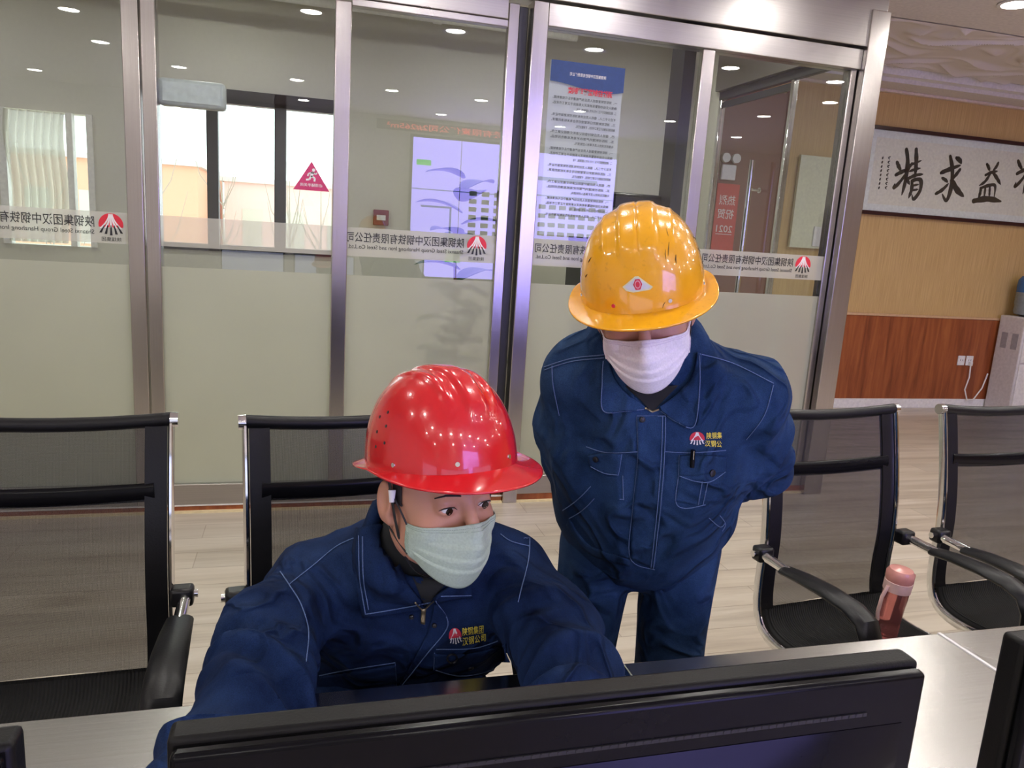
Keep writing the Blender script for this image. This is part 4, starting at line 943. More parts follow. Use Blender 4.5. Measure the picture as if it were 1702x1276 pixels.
# ---- hard hat ----------------------------------------------------------
def hatmat(name, col, grime):
    m, nt, p = new_mat(name); v = coords(nt)
    n = nd(nt, 'ShaderNodeTexNoise', Scale=60.0, Detail=6.0, Roughness=0.7); nt.links.new(v, n.inputs['Vector'])
    r = ramp(nt, n.outputs[0], [(0.30, tuple(x*grime for x in col)), (0.42, col), (0.8, col)]); nt.links.new(r.outputs[0], p.inputs['Base Color'])
    p.inputs['Roughness'].default_value = 0.22; p.inputs['Coat Weight'].default_value = 0.8; p.inputs['Coat Roughness'].default_value = 0.04
    n2 = nd(nt, 'ShaderNodeTexNoise', Scale=9.0, Detail=2.0); nt.links.new(v, n2.inputs['Vector']); bump(nt, p, n2.outputs[0], 0.06, 0.01); return m
def hard_hat(parent, H0, Mx, mat_, ridge, bw=(0.020, 0.032), origin=(0, 0.004, 0.040), tilt=0.0, a=0.108, b=0.132, h=0.150, rpow=0.76, droop=0.006):
    L = lambda x, y, z: H0 + Mx @ (np.array(origin) + np.array([x, y*math.cos(tilt)-z*math.sin(tilt), z*math.cos(tilt)+y*math.sin(tilt)]))
    nph, nt_ = 144, 46; V = []
    def shell(ph, tau):
        c = math.cos(tau); r = c**rpow if c > 0 else 0; z = h*math.sin(tau)
        sx, sy = math.sin(ph), math.cos(ph); e = (abs(sx)**2.25 + abs(sy)**2.25)**(-1/2.25)
        x, y = a*sx*e*r, b*sy*e*r
        if y < 0: y *= 1.04
        q = np.array([x, y, z]); nn = np.array([x/a**2, y/b**2, z/h**2]); nn /= np.linalg.norm(nn)+1e-9
        return q + nn*ridge(x, y, z, tau, ph)
    rows = []
    def brim(ph, s):
        """s 0 at the shell .. 1 at the lip"""
        p0 = shell(ph, 0.0); cph = math.cos(ph); fr = max(0, cph)**1.3
        w_ = bw[0] + bw[1]*fr; d = np.array([math.sin(ph)*1.0, math.cos(ph)*1.05, 0]); d /= np.linalg.norm(d)
        dz = -0.003*s - droop*fr*s**0.8 + 0.006*abs(math.sin(ph))*s*(1-fr) - 0.010*max(0, -cph)*s
        return p0 + d*w_*s**0.9 + np.array([0, 0, dz - 0.004*(1-s)*0])
    for s in (1.0, 0.93, 0.8, 0.62, 0.44, 0.28, 0.14, 0.05): rows.append([brim(2*PI*i/nph, s) for i in range(nph)])
    for k in range(nt_): tau = (PI/2)*(k/nt_)**1.0*0.995; rows.append([shell(2*PI*i/nph, tau) for i in range(nph)])
    V = [L(*p) for r in rows for p in r]; top = len(V); V.append(L(0, 0, h + ridge(0, 0, h, PI/2, 0)))
    f = [(r*nph+i, r*nph+(i+1) % nph, (r+1)*nph+(i+1) % nph, (r+1)*nph+i) for r in range(len(rows)-1) for i in range(nph)]
    f += [((len(rows)-1)*nph+i, (len(rows)-1)*nph+(i+1) % nph, top) for i in range(nph)]
    o = MB().add(V, f).build('hard_hat', mat_, parent, smooth=True)
    sm = o.modifiers.new('thickness', 'SOLIDIFY'); sm.thickness = 0.0028; sm.offset = -1
    for p in o.data.polygons: p.use_smooth = True
    def on(ph, tau, off=0.0005):
        p = shell(ph, tau); q = shell(ph+0.01, tau)-shell(ph-0.01, tau); r_ = shell(ph, tau+0.01)-shell(ph, tau-0.01); n_ = np.cross(r_, q); n_ /= np.linalg.norm(n_)
        if n_.dot(p) < 0: n_ = -n_
        P_ = L(*(p+n_*off)); N_ = L(*(p+n_)) - L(*p); return P_, N_, L(*(p+q/np.linalg.norm(q)))-L(*p)
    for ph, tau in ((0.42, 0.10), (-0.42, 0.10), (1.25, 0.07), (-1.25, 0.07), (2.5, 0.08), (-2.5, 0.08)):
        P_, N_, _ = on(ph, tau); MB().tube([P_ - N_*0.001, P_ + N_*0.0012], [0.0038, 0.0034], 14).build('rivet', M['chrome'], o, smooth=True)
    hs = MB()
    for sgn in (-1, 1):
        for ph, tau in ((1.50, 0.62), (1.68, 0.55), (1.46, 0.46), (1.66, 0.38), (1.44, 0.28), (1.64, 0.22)):
            P_, N_, _ = on(sgn*ph, tau, -0.001); hs.tube([P_, P_ + N_*0.0016], 0.0024, 10)
    hs.build('vent_holes', M['ink'], o)
    # inner headband
    bp = [L(0.086*math.sin(t), 0.106*math.cos(t), -0.004) for t in np.linspace(0, 2*PI, 41)[:-1]]
    MB().tube(bp, 1.0, 8, flat=(0.013, 0.002), up=Mx[:, 2], closed=True).build('headband', M['black'], o, smooth=True)
    return o, on
# ---- face mask -----------------------------------------------------------
def face_mask(parent, H0, Mx, mat_, loopmat, edge=None, body=None):
    L = lambda x, y, z: H0 + Mx @ np.array([x, y, z]); FC = L(0, 0.0, -0.06)
    nu, nv = 56, 44
    def P(u, v, off=0.0):
        au = abs(u); th = u*math.radians(76)
        zt = -0.026 - 0.006*au**1.3 + 0.007*math.exp(-(u/0.22)**2); zb = -0.133 + 0.052*au**1.7
        z = zt + (zb-zt)*v
        rx = 0.0755 + off; ry = 0.098 + off
        chin = max(0, (v-0.55)/0.45); ry -= 0.010*chin**2 + 0.006*(1-au)*chin**3; rx -= 0.010*chin**2
        ry += 0.020*math.exp(-(u/0.24)**2)*math.exp(-((v-0.22)/0.30)**2) + 0.010*math.exp(-(u/0.45)**2)*math.exp(-((v-0.55)/0.30)**2)
        pl = 0
        for c in (0.30, 0.50, 0.68): pl += 0.0016*math.tanh((v-c)*60)*math.exp(-((v-c)/0.07)**2)
        r_ = pl*min(1, (1-au)*4+0.3); rag = 0.0006*math.sin(37*v+3*u)*au**4
        x = (rx + r_ + rag)*math.sin(th)*(1+0.02*au); y = (ry + r_)*math.cos(th)*1.0
        y += 0.012*au**2
        y += 0.004*(1-au**2)*math.cos(th)
        q = L(-x, y, z); c = L(0, 0.0, z); dr = Vector(q-c); ln = dr.length; dr.normalize()
        far = Vector(c) + dr*0.2; loc, n_, i_, _ = body.bvh.ray_cast(far, -dr, 0.19)      # keep the cloth outside the face
        if loc is not None:
            need = (loc-Vector(c)).length + 0.0022 + max(0, off)
            if need > ln and need < ln + 0.03: q = c + np.array(dr)*need
        return q
    V = [P(i/nu*2-1, j/nv) for i in range(nu+1) for j in range(nv+1)]
    f = [(i*(nv+1)+j, i*(nv+1)+j+1, (i+1)*(nv+1)+j+1, (i+1)*(nv+1)+j) for i in range(nu) for j in range(nv)]
    o = MB().add(V, f).build('face_mask', mat_, parent, smooth=True)
    sm = o.modifiers.new('thickness', 'SOLIDIFY'); sm.thickness = 0.0012; sm.offset = 0
    st = MB()
    for v in (0.045, 0.085, 0.97):
        for i in range(0, 92, 1):
            u0 = -0.97 + 1.94*i/92; st.tube([P(u0, v, 0.0008), P(u0+0.012, v, 0.0008)], 0.00045, 5)
    for s in (-1, 1):
        for k in range(14): st.tube([P(s*0.985, 0.25+0.045*k, 0.0008), P(s*0.92, 0.25+0.045*k, 0.0008)], 0.0005, 5)
    st.build('mask_seam', edge, o)
    for s in (-1, 1):
        a, b_ = P(-s*0.98, 0.04, 0.001), P(-s*0.98, 0.96, 0.001)
        up = MB().tube([a, L(s*0.083, 0.030, -0.010), L(s*0.085, 0.004, 0.010), L(s*0.083, -0.022, 0.012), L(s*0.080, -0.036, -0.004), L(s*0.078, -0.034, -0.030), L(s*0.078, -0.016, -0.052), L(s*0.077, 0.012, -0.066), b_], 0.0015, 8)
        up.build('ear_loop', loopmat, o, smooth=True)
    return o
def eyes(parent, H0, Mx, gaze, skin):
    L = lambda x, y, z: H0 + Mx @ np.array([x, y, z])
    wh = plain('eye_white', (0.70, 0.66, 0.62), 0.15, nstr=0); ir = plain('dark_iris', (0.02, 0.010, 0.006), 0.08, nstr=0)
    for s in (-1, 1):
        c = L(s*0.032, 0.0765, -0.002); e = MB().lathe([(0.0128*math.sin(t), -0.0128*math.cos(t)) for t in np.linspace(0.02, PI-0.02, 16)], 24)
        e.v = [tuple(np.array(q)+c) for q in e.v]; eo = e.build('eyeball', wh, parent, smooth=True)
        g = Mx @ np.array(gaze); g /= np.linalg.norm(g); MB().tube([c+g*0.0112, c+g*0.0131, c+g*0.0134], [0.0062, 0.0058, 0.002], 20).build('iris', ir, eo, smooth=True)

# ---- things laid on a cloth surface ------------------------------------------
class Surf:
    def __init__(s, V, Q):
        s.V, s.Q = V, Q; s.extra = []; s.N = vnormals(V, Q); s.bvh = BVHTree.FromPolygons([tuple(v) for v in V.astype(float)], [tuple(q) for q in Q.tolist()])
    def hit(s, u, v, off=0.0):
        """point of the cloth found along the sight line through picture point u, v, lifted by off"""
        d = Vector(ray(u, v)).normalized(); o = Vector(CAM); loc, n, i, _ = s.bvh.ray_cast(o, d)
        if loc is None:
            loc, n, i, _ = s.bvh.find_nearest(o + d*s.near)
        for e in s.extra:
            l2, n2, i2, _ = e.ray_cast(o, d)
            if l2 is not None and (l2-o).length < (loc-o).length:
                if n2.dot(d) > 0: n2 = -n2
                s.near = (l2-o).length; return l2 + n2*off, n2
        nn = Vector(s.N[s.Q[i]].mean(0)).normalized(); s.near = (loc-o).length
        return loc + nn*off, nn
    near = 1.3
def resample(pts, step=5.0):
    out = []
    for a, b in zip(pts, pts[1:]):
        n = max(1, int(math.hypot(b[0]-a[0], b[1]-a[1])/step))
        for i in range(n): out.append((a[0]+(b[0]-a[0])*i/n, a[1]+(b[1]-a[1])*i/n))
    return out + [pts[-1]]
def curve2(pts, n=8):
    out = []; P = [np.array(p, float) for p in pts]
    for i in range(len(P)-1):
        p0, p1, p2, p3 = P[max(i-1, 0)], P[i], P[i+1], P[min(i+2, len(P)-1)]
        for t in np.linspace(0, 1, n+1)[:-1]: out.append(tuple(0.5*((2*p1)+(-p0+p2)*t+(2*p0-5*p1+4*p2-p3)*t*t+(-p0+3*p1-3*p2+p3)*t**3)))
    return out + [pts[-1]]
def at(poly, t):
    d = [0]
    for a, b in zip(poly, poly[1:]): d.append(d[-1]+math.hypot(b[0]-a[0], b[1]-a[1]))
    q = t*d[-1]; return (float(np.interp(q, d, [p[0] for p in poly])), float(np.interp(q, d, [p[1] for p in poly])))
def patch(S, name, A, B, off, th, mat_, parent, step=5.0, edge_lift=0.0, keep=True):
    """cloth panel between picture curves A and B, laid on surface S"""
    n = max(4, int(max(sum(math.hypot(b[0]-a[0], b[1]-a[1]) for a, b in zip(A, A[1:])), sum(math.hypot(b[0]-a[0], b[1]-a[1]) for a, b in zip(B, B[1:])))/step))
    m = max(3, int(max(math.hypot(at(A, t)[0]-at(B, t)[0], at(A, t)[1]-at(B, t)[1]) for t in (0, .25, .5, .75, 1))/step)); V = []
    for i in range(n+1):
        a, b = at(A, i/n), at(B, i/n)
        for j in range(m+1):
            q = j/m; p, nn = S.hit(a[0]+(b[0]-a[0])*q, a[1]+(b[1]-a[1])*q, off + edge_lift*q); V.append(p)
    f = [(i*(m+1)+j, i*(m+1)+j+1, (i+1)*(m+1)+j+1, (i+1)*(m+1)+j) for i in range(n) for j in range(m)]
    G = np.array([tuple(v) for v in V]).reshape(n+1, m+1, 3)
    for _ in range(2): G[1:-1, 1:-1] = 0.5*G[1:-1, 1:-1] + 0.125*(G[:-2, 1:-1]+G[2:, 1:-1]+G[1:-1, :-2]+G[1:-1, 2:])
    o = MB().add(G.reshape(-1, 3), f).build(name, mat_, parent, smooth=True)
    # face outwards (towards the outside of the cloth) before thickening
    me = o.data; c = me.polygons[len(me.polygons)//2]; _, nn = S.hit(*at(A, 0.5))
    if c.normal.dot(nn) < 0: me.flip_normals()
    sm = o.modifiers.new('thickness', 'SOLIDIFY'); sm.thickness = th; sm.offset = -1
    if keep: S.extra.append(BVHTree.FromPolygons([tuple(q) for q in G.reshape(-1, 3)], f))
    return o
def seam(S, lines, name, mat_, parent, off=0.001, r=0.0009):
    mb = MB()
    for ln in lines:
        pts = [S.hit(u, v, off)[0] for u, v in resample(ln, 5.0)]
        P = np.array([tuple(p) for p in pts])
        keep = [0]
        for i in range(1, len(P)):
            if 0.0008 < np.linalg.norm(P[i]-P[keep[-1]]) < 0.05: keep.append(i)
        if len(keep) > 1: mb.tube(P[keep], r, 6)
    return mb.build(name, mat_, parent, smooth=True)
def emboss(S, polys2d, mapfn, name, mats, parent, off=0.0016):
    mb = MB()
    for k, v2, f in polys2d:
        mb.add([S.hit(*mapfn(a, b), off + 0.0004*k)[0] for a, b in v2], f, k)
    return mb.build(name, mats, parent)
def button(S, u, v, r, parent, off=0.003, mat_=None, name='snap_button'):
    p, n = S.hit(u, v, off); return MB().tube([p - n*0.002, p + n*0.001, p + n*0.0022], [r, r, r*0.7], 18).build(name, mat_ or M['snap'], parent, smooth=True)
gold = plain('yellow_embroidery', (0.80, 0.66, 0.08), 0.7, nstr=0); redt = plain('red_embroidery', (0.60, 0.03, 0.06), 0.7, nstr=0); whtt = plain('white_embroidery', (0.80, 0.78, 0.78), 0.7, nstr=0)
def logo(S, parent, m_em, m_t1, m_t2, t1, t2):
    E_ = [(0 if k == 0 else 1, pl, [tuple(range(len(pl)))]) for k, pl in emblem_polys() if k < 2]
    # lower halves of the rays, in white on the jacket
    E_ += [(1, pl, [tuple(range(len(pl)))]) for k, pl in emblem_polys() if k == 2]
    emboss(S, E_, m_em, 'embroidered_emblem', [redt, whtt], parent)
    mb = []
    for t, fn in ((t1, m_t1), (t2, m_t2)):
        v, f = text_mesh2d(t, 1, 0.010, 1.05); lo, hi = v.min(0), v.max(0); v = (v-lo)/(hi-lo)
        mb += [fn(*q) for q in v],
        emb = MB(); emb.add([S.hit(*fn(a, b), 0.0018)[0] for a, b in v], f); emb.build('embroidered_lettering', gold, parent)
def quadmap(p00, p10, p11, p01):
    def fn(a, b):
        x = (1-a)*(1-b)*p00[0] + a*(1-b)*p10[0] + a*b*p11[0] + (1-a)*b*p01[0]; y = (1-a)*(1-b)*p00[1] + a*(1-b)*p10[1] + a*b*p11[1] + (1-a)*b*p01[1]; return x, y
    return fn
def hair(parent, V, Q, H0, Mx, back=0.055, off=0.0016):
    P = (V-H0)@Mx; side = np.abs(P[:, 0])
    hm_ = ((P[:, 2] > 0.030) & (P[:, 1] < 0.062)) | ((P[:, 1] < -0.030) & (P[:, 2] > -0.050)) | ((P[:, 2] > -0.012) & (P[:, 1] < 0.022) & (side > 0.05) & (side < 0.0775))
    hm_ &= (P[:, 2] > -0.06) & (np.linalg.norm(P, axis=1) < 0.15) & ~((side > 0.0765) & (P[:, 2] < 0.025))
    F_ = Q[hm_[Q].all(1)]; ids, inv = np.unique(F_.ravel(), return_inverse=True); N = vnormals(V, Q)
    o = obj_from('hair', V[ids]+N[ids]*off, inv.reshape(-1, 4), M['hair'], parent); sm = o.modifiers.new('thickness', 'SOLIDIFY'); sm.thickness = 0.002; sm.offset = 1; return o
def strap(parent, H0, Mx, mat_, name='chin_strap'):
    L = lambda x, y, z: H0 + Mx @ np.array([x, y, z])
    pts = [L(0.087, -0.004, 0.038), L(0.085, 0.006, 0.004), L(0.080, 0.014, -0.040), L(0.070, 0.022, -0.085), L(0.046, 0.030, -0.122), L(0.0, 0.034, -0.134), L(-0.046, 0.030, -0.122), L(-0.070, 0.022, -0.085), L(-0.080, 0.014, -0.040), L(-0.085, 0.006, 0.004), L(-0.087, -0.004, 0.038)]
    P = [Vector(p) for p in pts]; v = []; f = []
    Q_ = smooth3(P, 5)
    return MB().tube(Q_, 1.0, 8, flat=(0.0045, 0.0011), up=Mx[:, 1]).build(name, mat_, parent, smooth=True)
def smooth3(P, n):
    out = []
    for i in range(len(P)-1):
        p0, p1, p2, p3 = P[max(i-1, 0)], P[i], P[i+1], P[min(i+2, len(P)-1)]
        for t in np.linspace(0, 1, n+1)[:-1]: out.append(0.5*((2*p1)+(-p0+p2)*t+(2*p0-5*p1+4*p2-p3)*t*t+(-p0+3*p1-3*p2+p3)*t**3))
    return out + [P[-1]]
def A3(*a): return np.array(a, float)

# ================================================================== seated worker, red hard hat
HA = atD(727, 812, 1.22); MA = head_frame(math.radians(21), math.radians(-1), math.radians(0))
neckA = A3(0.190, 1.225, 0.955)
JR, JL = A3(0.018, 1.290, 0.862), A3(0.370, 1.250, 0.890)
ER, EL = A3(-0.058, 1.065, 0.812), A3(0.420, 1.030, 0.808)
WR_, WL_ = A3(-0.155, 0.830, 0.800), A3(0.365, 0.820, 0.796)
pelA = A3(0.19, 1.56, 0.57)
sideA = (1, -0.05, 0.05)
fineA = [(HA[0]-0.105, HA[0]+0.105, 0.0024)], [(HA[1]-0.125, HA[1]+0.115, 0.0024)], [(HA[2]-0.135, HA[2]+0.09, 0.0024)]
S = SDF(axis(-0.32, 0.70, 0.008, fineA[0]+[(-0.17, -0.06, 0.0035), (0.30, 0.42, 0.0035)]), axis(0.62, 1.85, 0.009, fineA[1]+[(0.64, 0.84, 0.0035)]), axis(0.0, 1.28, 0.009, fineA[2]+[(0.755, 0.83, 0.0035)]))
S.chain([(pelA, .15, .10), (A3(.19, 1.45, .68), .14, .095), (A3(.19, 1.34, .81), .16, .10), (A3(.19, 1.27, .90), .14, .08), (neckA, .058, .056)], 0.04, sideA)
for J, E_, W_ in ((JR, ER, WR_), (JL, EL, WL_)):
    S.chain([(A3(.19, 1.29, .89), .07, .07), (J, .05, .05), (E_, .040, .040)], 0.03); S.chain([(E_, .040, .040), (W_, .027, .024)], 0.02)
for s in (-1, 1):
    hp = A3(.19+s*.10, 1.52, .54); kn = A3(.19+s*.14, 1.12, .52); an = A3(.19+s*.13, 1.14, .10)
    S.chain([(hp, .085, .085), (kn, .055, .055), (an, .038, .038)], 0.03); S.seg(an, an+A3(0, -.12, -.05), .035, .03, k=.02)
add_head(S, HA, MA, neckA)
hand(S, WR_, (0.10, -1, -0.06), (0, 0, -1), 1, 0.30); hand(S, WL_, (-0.15, -1, -0.06), (0, 0, -1), -1, 0.30)
VA, QA = S.mesh(1)
personA = obj_from('person', VA, QA, M['skinA'], label='seated person in a red hard hat, pale green mask and navy work jacket', cat='person')
hair(personA, VA, QA, HA, MA); eyes(personA, HA, MA, (-0.08, 1, -0.26), None)
bw_ = MB()
for s in (-1, 1): bw_.tube([HA + MA@A3(s*x, y, z) for x, y, z in ((0.016, 0.0940, 0.0190), (0.027, 0.0950, 0.0220), (0.040, 0.0900, 0.0220), (0.052, 0.0785, 0.0160))], [0.0012, 0.0018, 0.0015, 0.0008], 8, flat=(1.3, 0.6))
bw_.build('eyebrows', M['hair'], personA, smooth=True)
lash = MB()
for s in (-1, 1): lash.tube([HA + MA@A3(s*x, y, z) for x, y, z in ((0.0185, 0.0895, -0.0035), (0.025, 0.0915, 0.0016), (0.033, 0.0917, 0.0026), (0.041, 0.0885, 0.0012), (0.047, 0.083, -0.003))], [0.0004, 0.0009, 0.0011, 0.0010, 0.0004], 6)
lash.build('eyelashes', M['hair'], personA, smooth=True)
# undershirt and jacket
S = SDF(axis(0.05, 0.34, 0.005), axis(1.06, 1.36, 0.005), axis(0.82, 1.10, 0.005))
d_ = (HA + MA@A3(0, -0.03, -0.05)) - neckA; d_ /= np.linalg.norm(d_)
S.seg(neckA - d_*0.05, neckA + d_*0.045, .078, .064, .076, .063, k=.02)
V, Q = S.mesh(); obj_from('undershirt', V, Q, M['black_cloth'], personA)
S = SDF(axis(-0.36, 0.72, 0.0060), axis(0.80, 1.76, 0.0062), axis(0.44, 1.10, 0.0060))
S.chain([(pelA, .185, .135), (A3(.218, 1.46, .67), .212, .132), (A3(.222, 1.35, .80), .208, .132), (A3(.20, 1.285, .885), .165, .105), (A3(.192, 1.25, .925), .10, .08)], 0.05, sideA)
for J, E_, W_, m_ in ((JR, ER, WR_, (-.02, .01, .0)), (JL, EL, WL_, (.02, .0, .0))):
    S.chain([(A3(.19, 1.285, .905), .075, .085), (J+A3(0, .01, 0), .075, .072)], 0.04)
    S.chain([(J, .076, .076), ((J+E_)/2+A3(*m_), .073, .073), (E_, .064, .064)], 0.035); S.chain([(E_, .066, .064), ((E_+W_)/2, .060, .056), (W_+A3(0, .03, .0), .046, .042)], 0.025)
# collar stand: a ring leaning with the neck, then the neck opening
cc = neckA + d_*0.018; u1 = A3(1, 0, 0); u1 -= d_*u1.dot(d_); u1 /= np.linalg.norm(u1); u2 = np.cross(d_, u1)
for q in range(22):
    t0, t1 = 2*PI*q/22, 2*PI*(q+1)/22
    f0 = lambda t: cc + u1*.084*math.cos(t) + u2*.082*math.sin(t) + d_*0.014*(-math.sin(t) if u2[1] < 0 else math.sin(t))
    S.seg(f0(t0), f0(t1), .015, .015, .022, .022, side=u1, k=.018)
S.seg(neckA - d_*0.02, neckA + d_*0.12, .069, .072, .067, .072, k=.008, mode='s')
V, Q = S.mesh(1); N = vnormals(V, Q)
V = bunch(V, N, JL, EL, .08, 5, .012, 3, 0.25, 1.1, -1.2); V = bunch(V, N, EL, WL_, .07, 7, .020, 4, -0.25, 0.8, -1.3); V = bunch(V, N, ER, WR_, .07, 6, .018, 5, -0.3, 0.9, -1.3); V = bunch(V, N, JR, ER, .08, 4, .012, 6, 0.45, 1.2, -1.2)
N = vnormals(V, Q); V = folds(V, N, 12, 0.019, 17, stretch=(1, .8, .8)); V[:, 2] = np.where((V[:, 1] < 1.15) & (V[:, 2] < 0.7535), 0.7535, V[:, 2])
jA = obj_from('jacket', V, Q, M['denimA'], personA); SA = Surf(V, Q)
patch(SA, 'collar', curve2([(628, 872), (640, 910), (662, 950), (690, 982), (706, 1003)]), curve2([(598, 884), (596, 930), (600, 975), (608, 1020), (655, 1012), (718, 1000)][0:4]) + [(650, 1014), (700, 1003)], 0.009, 0.006, M['denimA'], jA, edge_lift=0.003)
patch(SA, 'undershirt_front', [(684, 955), (706, 1006)], [(742, 968), (708, 1007)], 0.0015, 0.001, M['black_cloth'], jA)
patch(SA, 'collar', curve2([(722, 990), (740, 975), (758, 965), (776, 958)]), curve2([(728, 993), (745, 990), (765, 990), (783, 989)]), 0.010, 0.006, M['denimA'], jA)
patch(SA, 'front_placket', curve2([(722, 1002), (712, 1045), (690, 1090), (662, 1140)]), curve2([(726, 1000), (744, 1038), (706, 1090), (668, 1142)]), 0.004, 0.003, M['denimA'], jA)
patch(SA, 'pocket_flap', curve2([(531, 1122), (580, 1116), (657, 1102)]), curve2([(529, 1150), (560, 1163), (600, 1166), (640, 1158), (659, 1140)]), 0.0045, 0.003, M['denimA'], jA)
patch(SA, 'pocket_flap', curve2([(722, 1084), (760, 1086), (800, 1080), (843, 1070)]), curve2([(722, 1112), (760, 1122), (800, 1118), (842, 1102)]), 0.0045, 0.003, M['denimA'], jA)
seam(SA, [curve2([(466, 950), (480, 972), (500, 1005), (512, 1050), (508, 1100)]), curve2([(480, 972), (520, 940), (560, 908), (600, 890)]),
          curve2([(608, 1020), (655, 1012), (716, 1000)]), curve2([(597, 890), (599, 960), (608, 1020)]), curve2([(603, 892), (605, 960), (613, 1012)]),
          curve2([(724, 998), (744, 1038), (706, 1090), (664, 1143)]), [(728, 990), (783, 989)],
          curve2([(832, 888), (850, 900), (880, 908)]), curve2([(880, 880), (878, 930), (862, 1000)]), curve2([(529, 1150), (560, 1163), (600, 1166), (640, 1158), (659, 1140)]), [(657, 1102), (659, 1140)],
          curve2([(531, 1122), (580, 1112), (657, 1100)]), curve2([(722, 1112), (760, 1122), (800, 1118), (842, 1102)]), [(722, 1084), (721, 1112)], curve2([(725, 1078), (790, 1076), (842, 1058)])], 'stitching', M['stitch'], jA, off=0.0012)
button(SA, 684, 1024, 0.0042, jA, 0.0025); button(SA, 722, 1038, 0.0042, jA, 0.0025); button(SA, 600, 1157, 0.0058, jA, 0.0025); button(SA, 782, 1109, 0.0058, jA, 0.0025)
zt = seam(SA, [[(690, 998), (704, 1012)], [(724, 992), (706, 1010)]], 'zip_teeth', M['brass'], jA, 0.004, 0.0014)
patch(SA, 'zip_pull', [(700, 1010), (699, 1032)], [(708, 1010), (706, 1034)], 0.006, 0.0025, M['brass'], jA, step=4)
ring_ = MB(); pr = [SA.hit(749+8*math.cos(t), 1088+7*math.sin(t), 0.008)[0] for t in np.linspace(0, 2*PI, 15)[:-1]]; ring_.tube(pr, 0.0018, 8, closed=True).build('pocket_ring', M['snap'], jA, smooth=True)
logo(SA, jA, lambda a, b: (756+a*21-b*3, 1056-b*27+a*-3), quadmap((768, 1055), (803, 1051), (804, 1037), (768, 1042)), quadmap((768, 1072), (807, 1064), (807, 1051), (768, 1058)), '陕钢集团', '汉钢公司')
# trousers and shoes of the seated worker, under the desk
S = SDF(axis(-0.06, 0.44, 0.009), axis(0.98, 1.76, 0.009), axis(0.06, 0.72, 0.009))
for s in (-1, 1):
    hp = A3(.19+s*.085, 1.53, .545); kn = A3(.19+s*.14, 1.11, .53); an = A3(.19+s*.13, 1.14, .12)
    S.chain([(A3(.19, 1.58, .565), .15, .11), (hp, .11, .10), (kn, .082, .082), (an, .065, .065)], 0.03)
V, Q = S.mesh(); V = folds(V, vnormals(V, Q), 5, 0.006, 22); V[:, 2] = np.maximum(V[:, 2], 0.02); obj_from('trousers', V, Q, M['denimA'], personA)
def shoe(parent, c, az):
    S_ = SDF(axis(c[0]-0.2, c[0]+0.2, 0.006), axis(c[1]-0.25, c[1]+0.2, 0.006), axis(-0.01, 0.16, 0.006)); f = A3(math.sin(az), -math.cos(az), 0)
    S_.chain([(A3(*c[:2], .045)-f*.02, .042, .045), (A3(*c[:2], .040)+f*.08, .047, .040), (A3(*c[:2], .032)+f*.16, .040, .030)], 0.03, side=(math.cos(az), math.sin(az), 0)); S_.seg(A3(*c[:2], .04), A3(*c[:2], .10), .045, .045, k=.03)
    V_, Q_ = S_.mesh(); V_[:, 2] = np.maximum(V_[:, 2], 0.001); obj_from('shoe', V_, Q_, M['leather'], parent)
for s in (-1, 1): shoe(personA, (.19+s*.13, 1.13), 0)
def ridgeA(x, y, z, tau, ph):
    up = min(1, max(0, (tau-0.62)/0.28)) ; ax_ = abs(x)
    c = 1/(1+math.exp((ax_-0.0165)/0.0016)); r2 = math.exp(-((ax_-0.040)/0.0065)**4)
    f = min(1, max(0, (tau-0.50)/0.2)); return 0.0065*c*f*(1 if y > -0.09 else 0.6) + 0.0038*r2*up
matR = hatmat('red_hat_shell', (0.62, 0.008, 0.014), 0.93)
hatA, onA = hard_hat(personA, HA, MA, matR, ridgeA, bw=(0.020, 0.030), origin=(0, 0.006, 0.050), tilt=0.13, h=0.144, droop=0.016)
strap(personA, HA, MA, M['ink'])
maskA = face_mask(personA, HA, MA, plain('green_mask_cloth', (0.43, 0.52, 0.42), 0.85, nscale=300, nstr=0.25), M['ink'], plain('green_mask_seam', (0.28, 0.36, 0.28), 0.9, nstr=0), Surf(VA, QA))
cl_ = MB(); p_ = HA + MA@A3(0.086, 0.010, 0.014); cl_.tube([p_, p_ + MA@A3(0.002, 0.004, -0.018)], [0.006, 0.004], 10).build('strap_clip', M['white'], hatA, smooth=True)

# ================================================================== standing worker, yellow hard hat
HB = atD(1070, 508, 1.37); MBx = head_frame(math.radians(-23), math.radians(15), math.radians(-10))
neckB = A3(0.640, 1.335, 1.305)
KR, KL = A3(0.546, 1.400, 1.225), A3(0.843, 1.285, 1.222)
FR, FL = A3(0.590, 1.560, 1.020), A3(0.962, 1.395, 1.030)
GR, GL = A3(0.760, 1.680, 0.935), A3(0.860, 1.640, 0.925)
pelB = A3(0.742, 1.485, 0.840); sideB = (0.955, -0.30, 0); fwdB = A3(-0.30, -0.955, 0)
midc = A3(0.705, 1.400, 1.06)
S = SDF(axis(0.35, 1.10, 0.008, [(HB[0]-0.105, HB[0]+0.105, 0.0026), (0.76, 0.92, 0.004)]), axis(1.05, 1.86, 0.008, [(HB[1]-0.125, HB[1]+0.12, 0.0026), (1.64, 1.78, 0.004)]), axis(0.0, 1.56, 0.009, [(HB[2]-0.135, HB[2]+0.09, 0.0026), (0.86, 0.96, 0.004)]))
S.chain([(pelB, .145, .095), (A3(.725, 1.45, .95), .13, .09), (midc, .15, .10), (A3(.678, 1.365, 1.20), .15, .09), (neckB, .058, .056)], 0.04, sideB)
for J, E_, W_ in ((KR, FR, GR), (KL, FL, GL)):
    S.chain([(A3(.675, 1.36, 1.235), .06, .06), (J, .05, .05), (E_, .038, .038)], 0.03); S.chain([(E_, .038, .038), (W_, .026, .024)], 0.02)
legs = []
